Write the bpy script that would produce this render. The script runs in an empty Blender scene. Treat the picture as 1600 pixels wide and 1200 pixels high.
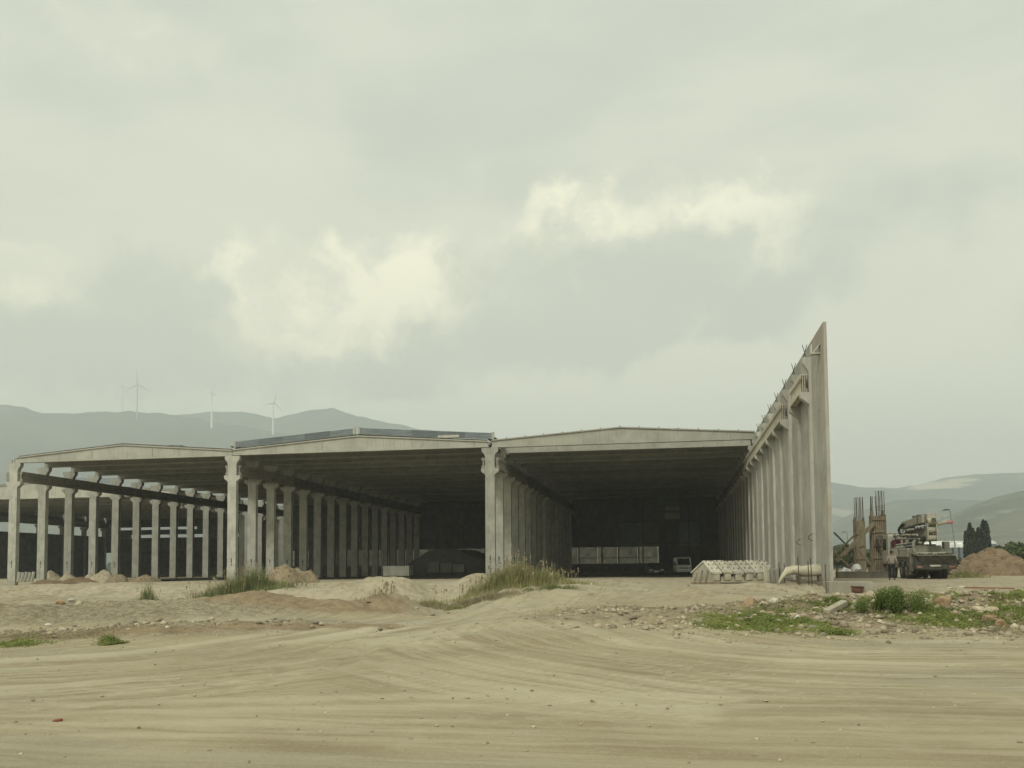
import bpy, bmesh, math, random
import numpy as np
from mathutils import Vector, Matrix, Euler
random.seed(7); np.random.seed(7)
R = math.radians
scene = bpy.context.scene
COL = scene.collection

# ------------------------------------------------------------------ camera
FPX, CX = 1400.0, 800.0            # focal length and principal point in pixels of a 1600 px wide picture
EYE = 0.85
PITCH, ROLL, YAW = R(3.26), 0.008, math.atan(250 / 1400.0)
F0 = Vector((-math.sin(YAW) * math.cos(PITCH), math.cos(YAW) * math.cos(PITCH), math.sin(PITCH)))
R0 = Vector((math.cos(YAW), math.sin(YAW), 0))
U0 = R0.cross(F0)
RX = R0 * math.cos(ROLL) - U0 * math.sin(ROLL)
UX = U0 * math.cos(ROLL) + R0 * math.sin(ROLL)
CAM = Vector((0, 0, EYE))
dY = Vector((0, 1, 0))
CY = 887 + FPX * dY.dot(UX) / dY.dot(F0)
cd = bpy.data.cameras.new('camera'); cam = bpy.data.objects.new('camera', cd); COL.objects.link(cam)
cd.sensor_width = 36; cd.lens = 36 * FPX / 1600
cd.shift_x = 0; cd.shift_y = (CY - 600) / 1600
cd.clip_start = 0.1; cd.clip_end = 60000
M = Matrix((RX, UX, -F0)).transposed().to_4x4(); M.translation = CAM
cam.matrix_world = M
scene.camera = cam

def at(px, zc, z=0.0):
    """world point at height z on the view column px, at camera depth zc (metres)"""
    px, zc, z = float(px), float(zc), float(z)
    a = CAM + zc * (F0 + (px - CX) / FPX * RX)
    k = (a.z - z) / (zc / FPX * UX.z)
    return a - (zc / FPX) * k * UX
def dirpx(px, py):
    px, py = float(px), float(py)
    return (F0 + (px - CX) / FPX * RX - (py - CY) / FPX * UX).normalized()
def zat(px, py, zc):
    px, py, zc = float(px), float(py), float(zc)
    return (CAM + zc * (F0 + (px - CX) / FPX * RX - (py - CY) / FPX * UX)).z
def gnd(px, py, z):
    d = dirpx(px, py); t = (z - EYE) / d.z
    return CAM + d * t

# ------------------------------------------------------------------ sky, sun, exposure
class NT:
    def __init__(s, tree): s.t = tree; s.n = tree.nodes; s.l = tree.links
    def add(s, typ, **kw):
        nd = s.n.new(typ)
        for k, v in kw.items(): setattr(nd, k, v)
        return nd
    def link(s, a, b): s.l.new(a, b)
    def val(s, sock, v):
        if hasattr(v, 'is_linked') or isinstance(v, bpy.types.NodeSocket): s.l.new(v, sock)
        else: sock.default_value = v
    def math(s, op, a, b=0.0, c=None, clamp=False):
        m = s.add('ShaderNodeMath', operation=op, use_clamp=clamp)
        s.val(m.inputs[0], a); s.val(m.inputs[1], b)
        if c is not None: s.val(m.inputs[2], c)
        return m.outputs[0]
    def vmath(s, op, a, b=None):
        m = s.add('ShaderNodeVectorMath', operation=op)
        s.val(m.inputs[0], a)
        if b is not None: s.val(m.inputs[1], b)
        return m.outputs['Value'] if op in ('DISTANCE', 'LENGTH', 'DOT_PRODUCT') else m.outputs[0]
    def noise(s, vec, scale, detail=4, rough=0.55, dist=0.0):
        m = s.add('ShaderNodeTexNoise'); s.val(m.inputs['Vector'], vec)
        m.inputs['Scale'].default_value = scale; m.inputs['Detail'].default_value = detail
        m.inputs['Roughness'].default_value = rough; m.inputs['Distortion'].default_value = dist
        return m.outputs['Fac']
    def ramp(s, fac, lo, hi, a=0.0, b=1.0, smooth=True):
        m = s.add('ShaderNodeMapRange'); m.interpolation_type = 'SMOOTHSTEP' if smooth else 'LINEAR'
        s.val(m.inputs['Value'], fac)
        m.inputs['From Min'].default_value = lo; m.inputs['From Max'].default_value = hi
        m.inputs['To Min'].default_value = a; m.inputs['To Max'].default_value = b
        return m.outputs['Result']
    def mix(s, fac, a, b, blend='MIX'):
        m = s.add('ShaderNodeMix', data_type='RGBA', blend_type=blend)
        s.val(m.inputs[0], fac)
        for sock, v in ((m.inputs[6], a), (m.inputs[7], b)):
            if isinstance(v, bpy.types.NodeSocket): s.l.new(v, sock)
            else: sock.default_value = (v[0], v[1], v[2], 1)
        return m.outputs[2]

SUN_EL, SUN_AZ = R(42), R(202)      # azimuth clockwise from +Y: the sun stands behind and to the left of the camera
world = bpy.data.worlds.new('World'); scene.world = world; world.use_nodes = True
w = NT(world.node_tree); w.n.clear()
wout = w.add('ShaderNodeOutputWorld'); bg = w.add('ShaderNodeBackground'); w.link(bg.outputs[0], wout.inputs[0])
sky = w.add('ShaderNodeTexSky', sky_type='NISHITA'); sky.sun_disc = False
sky.sun_elevation = SUN_EL; sky.sun_rotation = SUN_AZ; sky.dust_density = 3.0; sky.altitude = 50
tc = w.add('ShaderNodeTexCoord'); DIR = tc.outputs['Generated']

def ncol(vec, scale, detail, rough):
    m = w.add('ShaderNodeTexNoise'); w.link(vec, m.inputs['Vector']); m.inputs['Scale'].default_value = scale
    m.inputs['Detail'].default_value = detail; m.inputs['Roughness'].default_value = rough
    return w.vmath('SUBTRACT', m.outputs['Color'], (0.5, 0.5, 0.5))
WARP = w.vmath('ADD', DIR, w.vmath('MULTIPLY', ncol(DIR, 5.0, 3, 0.5), (0.20, 0.20, 0.14)))
WARP = w.vmath('ADD', WARP, w.vmath('MULTIPLY', ncol(DIR, 20.0, 7, 0.62), (0.085, 0.085, 0.085)))
wn1 = w.noise(DIR, 12.0, 8, 0.6, 0.4)
def bank(blobs, lo, hi, amp):
    """cloud bank: soft lobes placed on the sky sphere, warped and frayed by noise"""
    tot = None
    for (px, py, rx, ry, k) in blobs:
        d = dirpx(px, py)
        m = w.vmath('SUBTRACT', WARP, (d.x, d.y, d.z))
        m = w.vmath('MULTIPLY', m, (FPX / rx, FPX / rx, FPX / ry))
        l = w.vmath('LENGTH', m)
        v = w.ramp(l, 1.9, 0.0, 0.0, k)
        tot = v if tot is None else w.math('ADD', tot, v)
    tot = w.math('MINIMUM', tot, 1.0)
    tot = w.math('MULTIPLY', tot, w.math('ADD', 1.0, w.math('MULTIPLY', w.math('SUBTRACT', wn1, 0.5), amp)))
    return w.ramp(tot, lo, hi)

# high veil: slow mottling over the whole sphere
flat = w.vmath('MULTIPLY', DIR, (1.0, 1.0, 2.6))
v1 = w.noise(flat, 1.7, 5, 0.5, 0.6); v2 = w.noise(flat, 5.5, 6, 0.55, 0.4)
veil = w.math('ADD', w.math('MULTIPLY', v1, 0.75), w.math('MULTIPLY', v2, 0.25))
veil = w.ramp(veil, 0.38, 0.62)
sep = w.add('ShaderNodeSeparateXYZ'); w.link(DIR, sep.inputs[0])
elev = w.ramp(sep.outputs['Z'], 0.02, 0.55)
c_hi = w.mix(veil, (0.60, 0.628, 0.528), (0.745, 0.755, 0.62))
c_lo = w.mix(veil, (0.94, 0.915, 0.70), (1.07, 1.025, 0.79))
base = w.mix(elev, c_lo, c_hi)
# cumulus banks: grey undersides and the warm sunlit tops that stand above them
BR = [(400, 480, 110, 75, 1.0), (520, 500, 120, 65, 1.0), (320, 530, 80, 45, 0.8), (640, 440, 70, 65, 0.9), (700, 490, 110, 45, 0.7), (30, 445, 100, 42, 0.9), (870, 330, 90, 40, 0.8), (980, 340, 150, 60, 0.6), (1210, 345, 110, 45, 0.9), (1100, 350, 90, 50, 0.5), (760, 420, 90, 60, 0.4),
      (300, 30, 240, 40, 0.4), (-260, 430, 190, 70, 0.8), (1880, 410, 200, 70, 0.8), (2500, 400, 260, 70, 0.8), (-1100, 430, 300, 80, 0.8)]
DK = [(225, 465, 75, 75, 1.0), (130, 540, 150, 60, 0.8), (500, 590, 230, 40, 0.7), (700, 570, 120, 45, 0.7), (740, 450, 60, 50, 0.5), (960, 460, 220, 80, 1.0), (1130, 430, 130, 75, 0.7), (860, 420, 90, 60, 0.6), (1000, 520, 160, 35, 0.6), (700, 400, 40, 60, 0.5),
      (1420, 360, 130, 60, 0.6), (130, 100, 260, 60, 0.4), (700, 230, 300, 60, 0.3), (-300, 520, 240, 80, 0.8), (1950, 480, 240, 90, 0.8), (2600, 460, 300, 100, 0.7), (-1200, 500, 400, 110, 0.8)]
dk = bank(DK, 0.10, 0.90, 2.6)
br = bank(BR, 0.12, 0.95, 1.8)
wn3 = w.noise(w.vmath('ADD', WARP, (3.1, 0.4, 1.7)), 9.0, 7, 0.6, 0.3)
puff = w.ramp(wn3, 0.38, 0.62, 0.18, 1.0)
warm = w.ramp(sep.outputs['X'], 0.30, -0.10)
bcol = w.mix(warm, (1.04, 1.03, 0.82), (1.34, 1.25, 0.90))
clouds = w.mix(w.math('MULTIPLY', w.math('MULTIPLY', br, puff), 0.85), base, bcol)
clouds = w.mix(w.math('MULTIPLY', dk, 0.60), clouds, (0.545, 0.575, 0.482))
nish = w.mix(1.0, sky.outputs[0], (0.08, 0.08, 0.08), 'MULTIPLY')
skycol = w.mix(0.93, nish, clouds)                    # a trace of clear sky shows through the overcast
w.link(skycol, bg.inputs[0]); bg.inputs[1].default_value = 1.0
world.cycles.sampling_method = 'MANUAL'; world.cycles.sample_map_resolution = 512

sl = bpy.data.lights.new('sun', 'SUN'); sun = bpy.data.objects.new('sun', sl); COL.objects.link(sun)
sl.energy = 1.5; sl.angle = R(11); sl.color = (1.0, 0.96, 0.86)
sdir = Vector((math.sin(SUN_AZ) * math.cos(SUN_EL), math.cos(SUN_AZ) * math.cos(SUN_EL), math.sin(SUN_EL)))
sun.rotation_euler = sdir.to_track_quat('Z', 'Y').to_euler()
scene.view_settings.view_transform = 'Standard'; scene.view_settings.look = 'None'
scene.view_settings.exposure = 0.16; scene.view_settings.gamma = 1.0
scene.render.engine = 'CYCLES'
scene.cycles.max_bounces = 6; scene.cycles.diffuse_bounces = 1; scene.cycles.volume_bounces = 2
scene.cycles.transparent_max_bounces = 8
scene.cycles.use_denoising = True
scene.cycles.caustics_reflective = False; scene.cycles.caustics_refractive = False

# ------------------------------------------------------------------ materials
def mat(name): 
    m = bpy.data.materials.new(name); m.use_nodes = True
    t = NT(m.node_tree); t.n.clear()
    o = t.add('ShaderNodeOutputMaterial'); b = t.add('ShaderNodeBsdfPrincipled'); t.link(b.outputs[0], o.inputs[0])
    b.inputs['Roughness'].default_value = 0.85; b.inputs['Specular IOR Level'].default_value = 0.25
    return m, t, b
def mottled(name, c1, c2, scale=3.0, rough=0.85, metal=0.0, bump=0.0, c3=None, streak=False, island=False, spec=0.25, stretch=(1, 1, 1)):
    m, t, b = mat(name)
    g = t.add('ShaderNodeNewGeometry'); pos = g.outputs['Position']
    oi = t.add('ShaderNodeObjectInfo')
    v = t.vmath('ADD', pos, t.vmath('MULTIPLY', oi.outputs['Random'], (37.0, 11.0, 5.0)))
    v = t.vmath('MULTIPLY', v, stretch)
    n = t.noise(v, scale, 6, 0.6, 0.3)
    col = t.mix(t.ramp(n, 0.32, 0.68), c1, c2)
    if c3:
        n3 = t.noise(v, scale * 0.37, 4, 0.6, 0.8)
        col = t.mix(t.ramp(n3, 0.52, 0.72, 0, 0.75), col, c3)
    if streak:                                        # rain runs and casting stains: stretched downward
        vs = t.vmath('MULTIPLY', v, (5.0, 5.0, 0.35))
        ns = t.noise(vs, 1.3, 5, 0.6, 0.2)
        col = t.mix(t.ramp(ns, 0.5, 0.78, 0, 0.55), col, (c1[0] * 0.45, c1[1] * 0.43, c1[2] * 0.38))
        sz_ = t.add('ShaderNodeSeparateXYZ'); t.link(pos, sz_.inputs[0])
        dz_ = t.math('ADD', sz_.outputs['Z'], t.math('MULTIPLY', t.noise(v, 2.2, 5, 0.65), 1.8))
        col = t.mix(t.ramp(dz_, 1.6, 0.8, 0, 0.42), col, (0.24, 0.195, 0.125))
        vp = t.noise(v, 9.0, 3, 0.7)
        col = t.mix(t.ramp(vp, 0.70, 0.80, 0, 0.5), col, (c1[0] * 0.4, c1[1] * 0.4, c1[2] * 0.4))
    # every object (and island) its own tone
    r = oi.outputs['Random']
    hv = t.add('ShaderNodeHueSaturation'); t.link(col, hv.inputs['Color'])
    if island: r = g.outputs['Random Per Island']
    t.val(hv.inputs['Value'], t.ramp(r, 0, 1, 0.80 if not island else 0.6, 1.15 if not island else 1.35, False))
    t.link(hv.outputs[0], b.inputs['Base Color'])
    b.inputs['Roughness'].default_value = rough; b.inputs['Metallic'].default_value = metal; b.inputs['Specular IOR Level'].default_value = spec
    if bump:
        bp = t.add('ShaderNodeBump'); bp.inputs['Strength'].default_value = bump; bp.inputs['Distance'].default_value = 0.03
        t.link(t.noise(v, scale * 6, 5, 0.65), bp.inputs['Height']); t.link(bp.outputs[0], b.inputs['Normal'])
    return m
MT = {}
MT['concrete'] = mottled('precast_concrete', (0.315, 0.318, 0.27), (0.425, 0.428, 0.37), 1.1, 0.9, bump=0.25, streak=True)
MT['panel'] = mottled('wall_panel_concrete', (0.275, 0.272, 0.232), (0.365, 0.36, 0.31), 0.6, 0.9, bump=0.2, c3=(0.31, 0.275, 0.235), streak=True)
MT['beamc'] = mottled('beam_concrete', (0.335, 0.338, 0.285), (0.42, 0.422, 0.36), 0.8, 0.9, bump=0.2, streak=True)
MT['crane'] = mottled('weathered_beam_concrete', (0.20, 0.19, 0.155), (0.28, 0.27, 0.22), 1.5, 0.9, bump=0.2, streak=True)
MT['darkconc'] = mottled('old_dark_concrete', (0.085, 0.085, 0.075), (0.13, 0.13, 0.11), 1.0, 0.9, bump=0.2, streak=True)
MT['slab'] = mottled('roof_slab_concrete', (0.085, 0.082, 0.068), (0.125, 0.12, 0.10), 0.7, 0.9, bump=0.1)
MT['pale'] = mottled('pale_precast', (0.42, 0.40, 0.31), (0.56, 0.54, 0.43), 3.0, 0.85, bump=0.3, streak=True)
MT['cladding'] = mottled('ribbed_sheet', (0.20, 0.24, 0.26), (0.29, 0.33, 0.34), 2.0, 0.45, metal=0.25, stretch=(0.4, 1, 4))
MT['galv'] = mottled('galvanised_steel', (0.40, 0.42, 0.41), (0.52, 0.54, 0.52), 4.0, 0.5, metal=0.4)
MT['bluesteel'] = mottled('dark_blue_steel', (0.03, 0.05, 0.09), (0.05, 0.08, 0.13), 2.0, 0.5)
MT['rust'] = mottled('rusty_rebar', (0.055, 0.04, 0.03), (0.10, 0.07, 0.05), 12, 0.9)
MT['timber'] = mottled('shuttering_timber', (0.17, 0.14, 0.09), (0.29, 0.245, 0.165), 3.0, 0.85, bump=0.3, c3=(0.13, 0.10, 0.07), stretch=(3, 3, 0.5))
MT['timberdark'] = mottled('wet_plywood', (0.14, 0.11, 0.075), (0.24, 0.19, 0.13), 3.0, 0.85, bump=0.3, stretch=(3, 3, 0.5))
MT['truckpaint'] = mottled('dusty_cream_paint', (0.44, 0.43, 0.35), (0.54, 0.52, 0.42), 2.5, 0.6, c3=(0.27, 0.25, 0.19), bump=0.05)
MT['boom'] = mottled('dusty_boom_paint', (0.30, 0.29, 0.225), (0.42, 0.405, 0.315), 2.5, 0.6, c3=(0.24, 0.22, 0.16), bump=0.05)
MT['trucktubes'] = mottled('cement_splashed_pipe', (0.34, 0.33, 0.26), (0.54, 0.52, 0.42), 6, 0.6, c3=(0.25, 0.23, 0.18))
MT['grime'] = mottled('grimy_dark_steel', (0.045, 0.045, 0.035), (0.10, 0.098, 0.075), 4, 0.8, c3=(0.15, 0.14, 0.10))
MT['hoppergreen'] = mottled('dirty_olive_steel', (0.15, 0.15, 0.11), (0.25, 0.245, 0.185), 3, 0.75, c3=(0.27, 0.255, 0.19))
MT['rubber'] = mottled('dusty_rubber', (0.035, 0.033, 0.028), (0.075, 0.07, 0.055), 5, 0.9)
MT['redwin'] = mottled('dark_red_screen', (0.08, 0.02, 0.03), (0.13, 0.035, 0.045), 5, 0.3)
MT['pinkhose'] = mottled('faded_red_hose', (0.30, 0.14, 0.12), (0.40, 0.20, 0.17), 5, 0.7)
MT['white'] = mottled('dusty_white_paint', (0.78, 0.78, 0.74), (0.85, 0.85, 0.80), 2, 0.45, spec=0.5)
MT['plastic'] = mottled('white_plastic_sheet', (0.60, 0.62, 0.58), (0.78, 0.79, 0.74), 5, 0.5, bump=0.3)
MT['canvas'] = mottled('cream_tarpaulin', (0.42, 0.39, 0.29), (0.56, 0.52, 0.40), 4, 0.8, bump=0.4)
MT['tarp'] = mottled('dark_tarpaulin', (0.035, 0.035, 0.03), (0.06, 0.06, 0.05), 2, 0.7, bump=0.4)
MT['darkpaint'] = mottled('dark_car_paint', (0.03, 0.033, 0.035), (0.05, 0.05, 0.05), 2, 0.3, spec=0.5)
MT['greencurtain'] = mottled('green_sheeting', (0.16, 0.18, 0.10), (0.22, 0.24, 0.15), 1.2, 0.8)
MT['bluesheet'] = mottled('blue_grey_sheeting', (0.13, 0.16, 0.18), (0.18, 0.21, 0.22), 1.2, 0.8)
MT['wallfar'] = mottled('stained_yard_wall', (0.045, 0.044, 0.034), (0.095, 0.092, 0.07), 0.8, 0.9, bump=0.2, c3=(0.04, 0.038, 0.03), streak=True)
MT['skin'] = mottled('skin', (0.30, 0.17, 0.11), (0.34, 0.20, 0.13), 9, 0.6)
MT['hair'] = mottled('dark_hair', (0.02, 0.016, 0.012), (0.03, 0.024, 0.02), 9, 0.7)
MT['shirt'] = mottled('grey_beige_shirt', (0.32, 0.30, 0.24), (0.40, 0.375, 0.30), 9, 0.9, bump=0.3)
MT['trousers'] = mottled('dark_trousers', (0.018, 0.018, 0.022), (0.035, 0.034, 0.038), 9, 0.9, bump=0.3)
MT['lamp'] = mottled('grey_lamp_post', (0.20, 0.21, 0.20), (0.28, 0.29, 0.27), 3, 0.5, metal=0.3)
MT['rock'] = mottled('pale_rock', (0.30, 0.26, 0.18), (0.44, 0.39, 0.28), 4, 0.95, bump=0.5, c3=(0.25, 0.17, 0.11), island=True)
MT['rockorange'] = mottled('ochre_rock', (0.32, 0.21, 0.12), (0.42, 0.31, 0.19), 3, 0.95, bump=0.5, c3=(0.28, 0.18, 0.11))
MT['rockwhite'] = mottled('white_rock', (0.50, 0.48, 0.40), (0.64, 0.62, 0.53), 3, 0.95, bump=0.5)
MT['pebble'] = mottled('gravel_stone', (0.31, 0.27, 0.185), (0.46, 0.41, 0.295), 9, 0.95, island=True)
MT['bark'] = mottled('bark', (0.07, 0.055, 0.04), (0.12, 0.095, 0.07), 6, 0.95)
MT['greenhouse'] = mottled('white_greenhouse_sheet', (0.80, 0.82, 0.78), (0.88, 0.90, 0.86), 0.2, 0.5)
MT['turbine'] = mottled('turbine_white', (0.85, 0.85, 0.82), (0.90, 0.90, 0.88), 0.1, 0.5)
MT['turbinegrey'] = mottled('turbine_grey', (0.38, 0.39, 0.38), (0.44, 0.45, 0.44), 0.1, 0.5)
MT['tyreblack'] = MT['rubber']
def glassmat():
    m, t, b = mat('dark_glass'); b.inputs['Base Color'].default_value = (0.015, 0.018, 0.02, 1)
    b.inputs['Roughness'].default_value = 0.08; b.inputs['Specular IOR Level'].default_value = 0.8
    return m
MT['glass'] = glassmat()
def leafmat(name, a, b_, c, sc=1.2, trans=0.35):
    m, t, b = mat(name); g = t.add('ShaderNodeNewGeometry')
    n = t.noise(g.outputs['Position'], sc, 4, 0.6)
    col = t.mix(t.ramp(n, 0.35, 0.65), a, b_)
    col = t.mix(t.ramp(g.outputs['Random Per Island'], 0.55, 1.0, 0, 0.8), col, c)
    t.link(col, b.inputs['Base Color']); b.inputs['Roughness'].default_value = 0.7
    tr = t.add('ShaderNodeBsdfTranslucent'); t.link(col, tr.inputs[0])
    mx = t.add('ShaderNodeMixShader'); mx.inputs[0].default_value = trans
    t.link(b.outputs[0], mx.inputs[1]); t.link(tr.outputs[0], mx.inputs[2])
    out = [x for x in t.n if x.type == 'OUTPUT_MATERIAL'][0]; t.link(mx.outputs[0], out.inputs[0])
    return m
MT['weed'] = leafmat('tall_green_grass', (0.18, 0.22, 0.09), (0.26, 0.29, 0.13), (0.34, 0.31, 0.17))
MT['weedyellow'] = leafmat('ripening_grass', (0.23, 0.245, 0.09), (0.35, 0.33, 0.15), (0.46, 0.42, 0.23))
MT['weeddark'] = leafmat('low_weeds', (0.12, 0.18, 0.045), (0.18, 0.25, 0.07), (0.24, 0.27, 0.10))
MT['herb'] = leafmat('fresh_ground_cover', (0.18, 0.235, 0.06), (0.28, 0.33, 0.095), (0.34, 0.33, 0.14))
MT['straw'] = leafmat('dry_stalks', (0.32, 0.28, 0.17), (0.42, 0.37, 0.24), (0.26, 0.22, 0.14))
MT['cypress'] = leafmat('cypress_leaf', (0.022, 0.035, 0.022), (0.035, 0.05, 0.03), (0.045, 0.055, 0.035), 0.5, 0.1)
MT['orchard'] = leafmat('orchard_leaf', (0.055, 0.085, 0.03), (0.085, 0.12, 0.04), (0.12, 0.14, 0.06), 0.3, 0.2)
MT['farleaf'] = leafmat('distant_tree_leaf', (0.05, 0.075, 0.035), (0.075, 0.10, 0.045), (0.09, 0.11, 0.06), 0.15, 0.2)

# ------------------------------------------------------------------ helpers
def tag(o, label=None, cat=None, group=None, kind=None):
    if label: o['label'] = label
    if cat: o['category'] = cat
    if group: o['group'] = group
    if kind: o['kind'] = kind
    return o
def empty(name, label, cat, loc=(0, 0, 0), rz=0.0, group=None):
    o = bpy.data.objects.new(name, None); COL.objects.link(o); o.location = loc; o.rotation_euler = (0, 0, rz)
    o.empty_display_size = 0.3
    return tag(o, label, cat, group)
def objof(name, me, parent=None, loc=None, rot=None):
    o = bpy.data.objects.new(name, me); COL.objects.link(o)
    if parent: o.parent = parent
    if loc is not None: o.location = loc
    if rot is not None: o.rotation_euler = rot
    return o
def copy_tree(o, parent=None):
    c = o.copy(); COL.objects.link(c); c.parent = parent
    for ch in [x for x in bpy.data.objects if x.parent == o]: copy_tree(ch, c)
    return c
class MB:
    def __init__(s): s.v = []; s.f = []; s.smooth = False
    def mesh(s, vs, fs):
        b = len(s.v); s.v += [tuple(x) for x in vs]; s.f += [tuple(i + b for i in f) for f in fs]; return s
    def box(s, x0, x1, y0, y1, z0, z1, mtx=None):
        vs = [Vector(p) for p in ((x0,y0,z0),(x1,y0,z0),(x1,y1,z0),(x0,y1,z0),(x0,y0,z1),(x1,y0,z1),(x1,y1,z1),(x0,y1,z1))]
        if mtx: vs = [mtx @ p for p in vs]
        return s.mesh(vs, [(3,2,1,0),(4,5,6,7),(0,1,5,4),(1,2,6,5),(2,3,7,6),(3,0,4,7)])
    def beam(s, p, q, wd, ht, up=(0, 0, 1)):
        p = Vector(p); q = Vector(q); d = (q - p); L = d.length; d.normalize()
        u = Vector(up)
        if abs(d.dot(u)) > 0.98: u = Vector((0, 1, 0))
        sx = d.cross(u).normalized(); sz = sx.cross(d)
        m = Matrix((sx, d, sz)).transposed().to_4x4(); m.translation = p
        return s.box(-wd / 2, wd / 2, 0, L, -ht / 2, ht / 2, m)
    def tube(s, p, q, r, n=8, r2=None):
        p = Vector(p); q = Vector(q); d = (q - p).normalized(); r2 = r if r2 is None else r2
        u = Vector((0, 0, 1)) if abs(d.z) < 0.9 else Vector((1, 0, 0))
        a = d.cross(u).normalized(); b = d.cross(a)
        vs = []
        for c, rr in ((p, r), (q, r2)):
            for k in range(n):
                t = 2 * math.pi * k / n; vs.append(c + rr * (math.cos(t) * a + math.sin(t) * b))
        fs = [(k, (k + 1) % n, n + (k + 1) % n, n + k) for k in range(n)] + [tuple(range(n))[::-1], tuple(range(n, 2 * n))]
        return s.mesh(vs, fs)
    def path(s, pts, r, n=6):
        for a, b in zip(pts, pts[1:]): s.tube(a, b, r, n)
        return s
    def prism(s, poly, a0, a1, axis='Y'):
        """poly of (u, z) extruded along an axis"""
        n = len(poly)
        if axis == 'Y': vs = [(u, a0, z) for u, z in poly] + [(u, a1, z) for u, z in poly]
        elif axis == 'X': vs = [(a0, u, z) for u, z in poly] + [(a1, u, z) for u, z in poly]
        else: vs = [(u, z, a0) for u, z in poly] + [(u, z, a1) for u, z in poly]
        fs = [tuple(range(n)), tuple(range(2 * n - 1, n - 1, -1))] + [(k, n + k, n + (k + 1) % n, (k + 1) % n) for k in range(n)]
        return s.mesh(vs, fs)
    def data(s, name, m):
        me = bpy.data.meshes.new(name); me.from_pydata(s.v, [], s.f); me.update()
        bm = bmesh.new(); bm.from_mesh(me); bmesh.ops.recalc_face_normals(bm, faces=bm.faces); bm.to_mesh(me); bm.free()
        me.materials.append(m)
        if s.smooth:
            me.polygons.foreach_set('use_smooth', [True] * len(me.polygons))
        return me
    def build(s, name, m, parent=None, loc=None, rot=None, bevel=0.0):
        o = objof(name, s.data(name, m), parent, loc, rot)
        if bevel:
            b = o.modifiers.new('bevel', 'BEVEL'); b.width = bevel; b.segments = 2; b.limit_method = 'ANGLE'
        return o

# numpy value noise
def _h(ix, iy, seed):
    n = (ix.astype(np.int64) * 374761393 + iy.astype(np.int64) * 668265263 + seed * 974634777) & 0xFFFFFFFF
    n = ((n ^ (n >> 13)) * 1274126177) & 0xFFFFFFFF
    return ((n ^ (n >> 16)) & 0xFFFF) / 65535.0
def vnoise(x, y, seed=0):
    x = np.asarray(x, float); y = np.asarray(y, float)
    ix = np.floor(x); iy = np.floor(y); fx = x - ix; fy = y - iy
    fx = fx * fx * (3 - 2 * fx); fy = fy * fy * (3 - 2 * fy)
    a = _h(ix, iy, seed); b = _h(ix + 1, iy, seed); c = _h(ix, iy + 1, seed); d = _h(ix + 1, iy + 1, seed)
    return (a * (1 - fx) + b * fx) * (1 - fy) + (c * (1 - fx) + d * fx) * fy - 0.5
def fbm(x, y, seed=0, o=4, gain=0.5):
    s = 0; a = 1.0
    for k in range(o):
        s = s + a * vnoise(x * 2 ** k, y * 2 ** k, seed + k * 17); a *= gain
    return s
def sstep(x, a, b):
    t = np.clip((x - a) / (b - a), 0, 1); return t * t * (3 - 2 * t)

# ------------------------------------------------------------------ ground
LOW = -0.78
def gp(px, py, z=LOW): 
    p = gnd(px, py, z); return (p.x, p.y)
TR = []      # (polyline, half width, depth)
def track(pts, hw=0.22, dp=0.035, pale=1.0, gauge=1.9):
    P = [gp(*p) for p in pts]
    # smooth
    Q = []
    for i in range(len(P) - 1):
        p0 = P[max(i - 1, 0)]; p1 = P[i]; p2 = P[i + 1]; p3 = P[min(i + 2, len(P) - 1)]
        for k in range(6):
            t = k / 6.0
            Q.append(tuple(0.5 * ((2 * p1[j]) + (-p0[j] + p2[j]) * t + (2 * p0[j] - 5 * p1[j] + 4 * p2[j] - p3[j]) * t * t + (-p0[j] + 3 * p1[j] - 3 * p2[j] + p3[j]) * t ** 3) for j in (0, 1)))
    Q.append(P[-1])
    TR.append((Q, hw, dp, pale))
    if gauge:
        S = []
        for i, q in enumerate(Q):
            a = Q[max(i - 1, 0)]; b = Q[min(i + 1, len(Q) - 1)]
            dx, dy = b[0] - a[0], b[1] - a[1]; L = math.hypot(dx, dy) or 1
            S.append((q[0] - dy / L * gauge, q[1] + dx / L * gauge))
        TR.append((S, hw, dp, pale))
track([(-200, 1062), (100, 1044), (300, 1028), (450, 1006), (600, 984), (700, 970), (820, 952), (920, 938), (1010, 924)], 0.28, 0.06)
track([(-200, 1090), (150, 1066), (350, 1046), (520, 1018), (640, 996), (740, 978), (900, 956), (1010, 940), (1060, 926)], 0.22, 0.04, 0.8)
track([(560, 1010), (600, 1035), (700, 1062), (820, 1082), (940, 1098), (1100, 1108)], 0.14, 0.035, 0.9, 1.0)
track([(660, 1005), (720, 1028), (830, 1050), (960, 1070), (1040, 1084)], 0.14, 0.03, 0.9, 0.8)
track([(840, 980), (920, 1000), (1020, 1016), (1200, 1032), (1420, 1040), (1800, 1042)], 0.22, 0.04, 0.8)
track([(700, 985), (760, 972), (860, 966), (1000, 985), (1150, 1004), (1400, 1018), (1800, 1022)], 0.2, 0.05, 0.5)
track([(-200, 1118), (300, 1104), (700, 1096), (1100, 1094), (1700, 1098)], 0.3, 0.02, 0.7, 0.0)
track([(-200, 1150), (300, 1140), (800, 1132), (1200, 1130), (1700, 1134)], 0.25, 0.015, 0.5, 0.0)
track([(200, 1075), (420, 1062), (520, 1045), (560, 1020), (600, 1000), (700, 990)], 0.16, 0.03, 0.6, 0.9)

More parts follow.
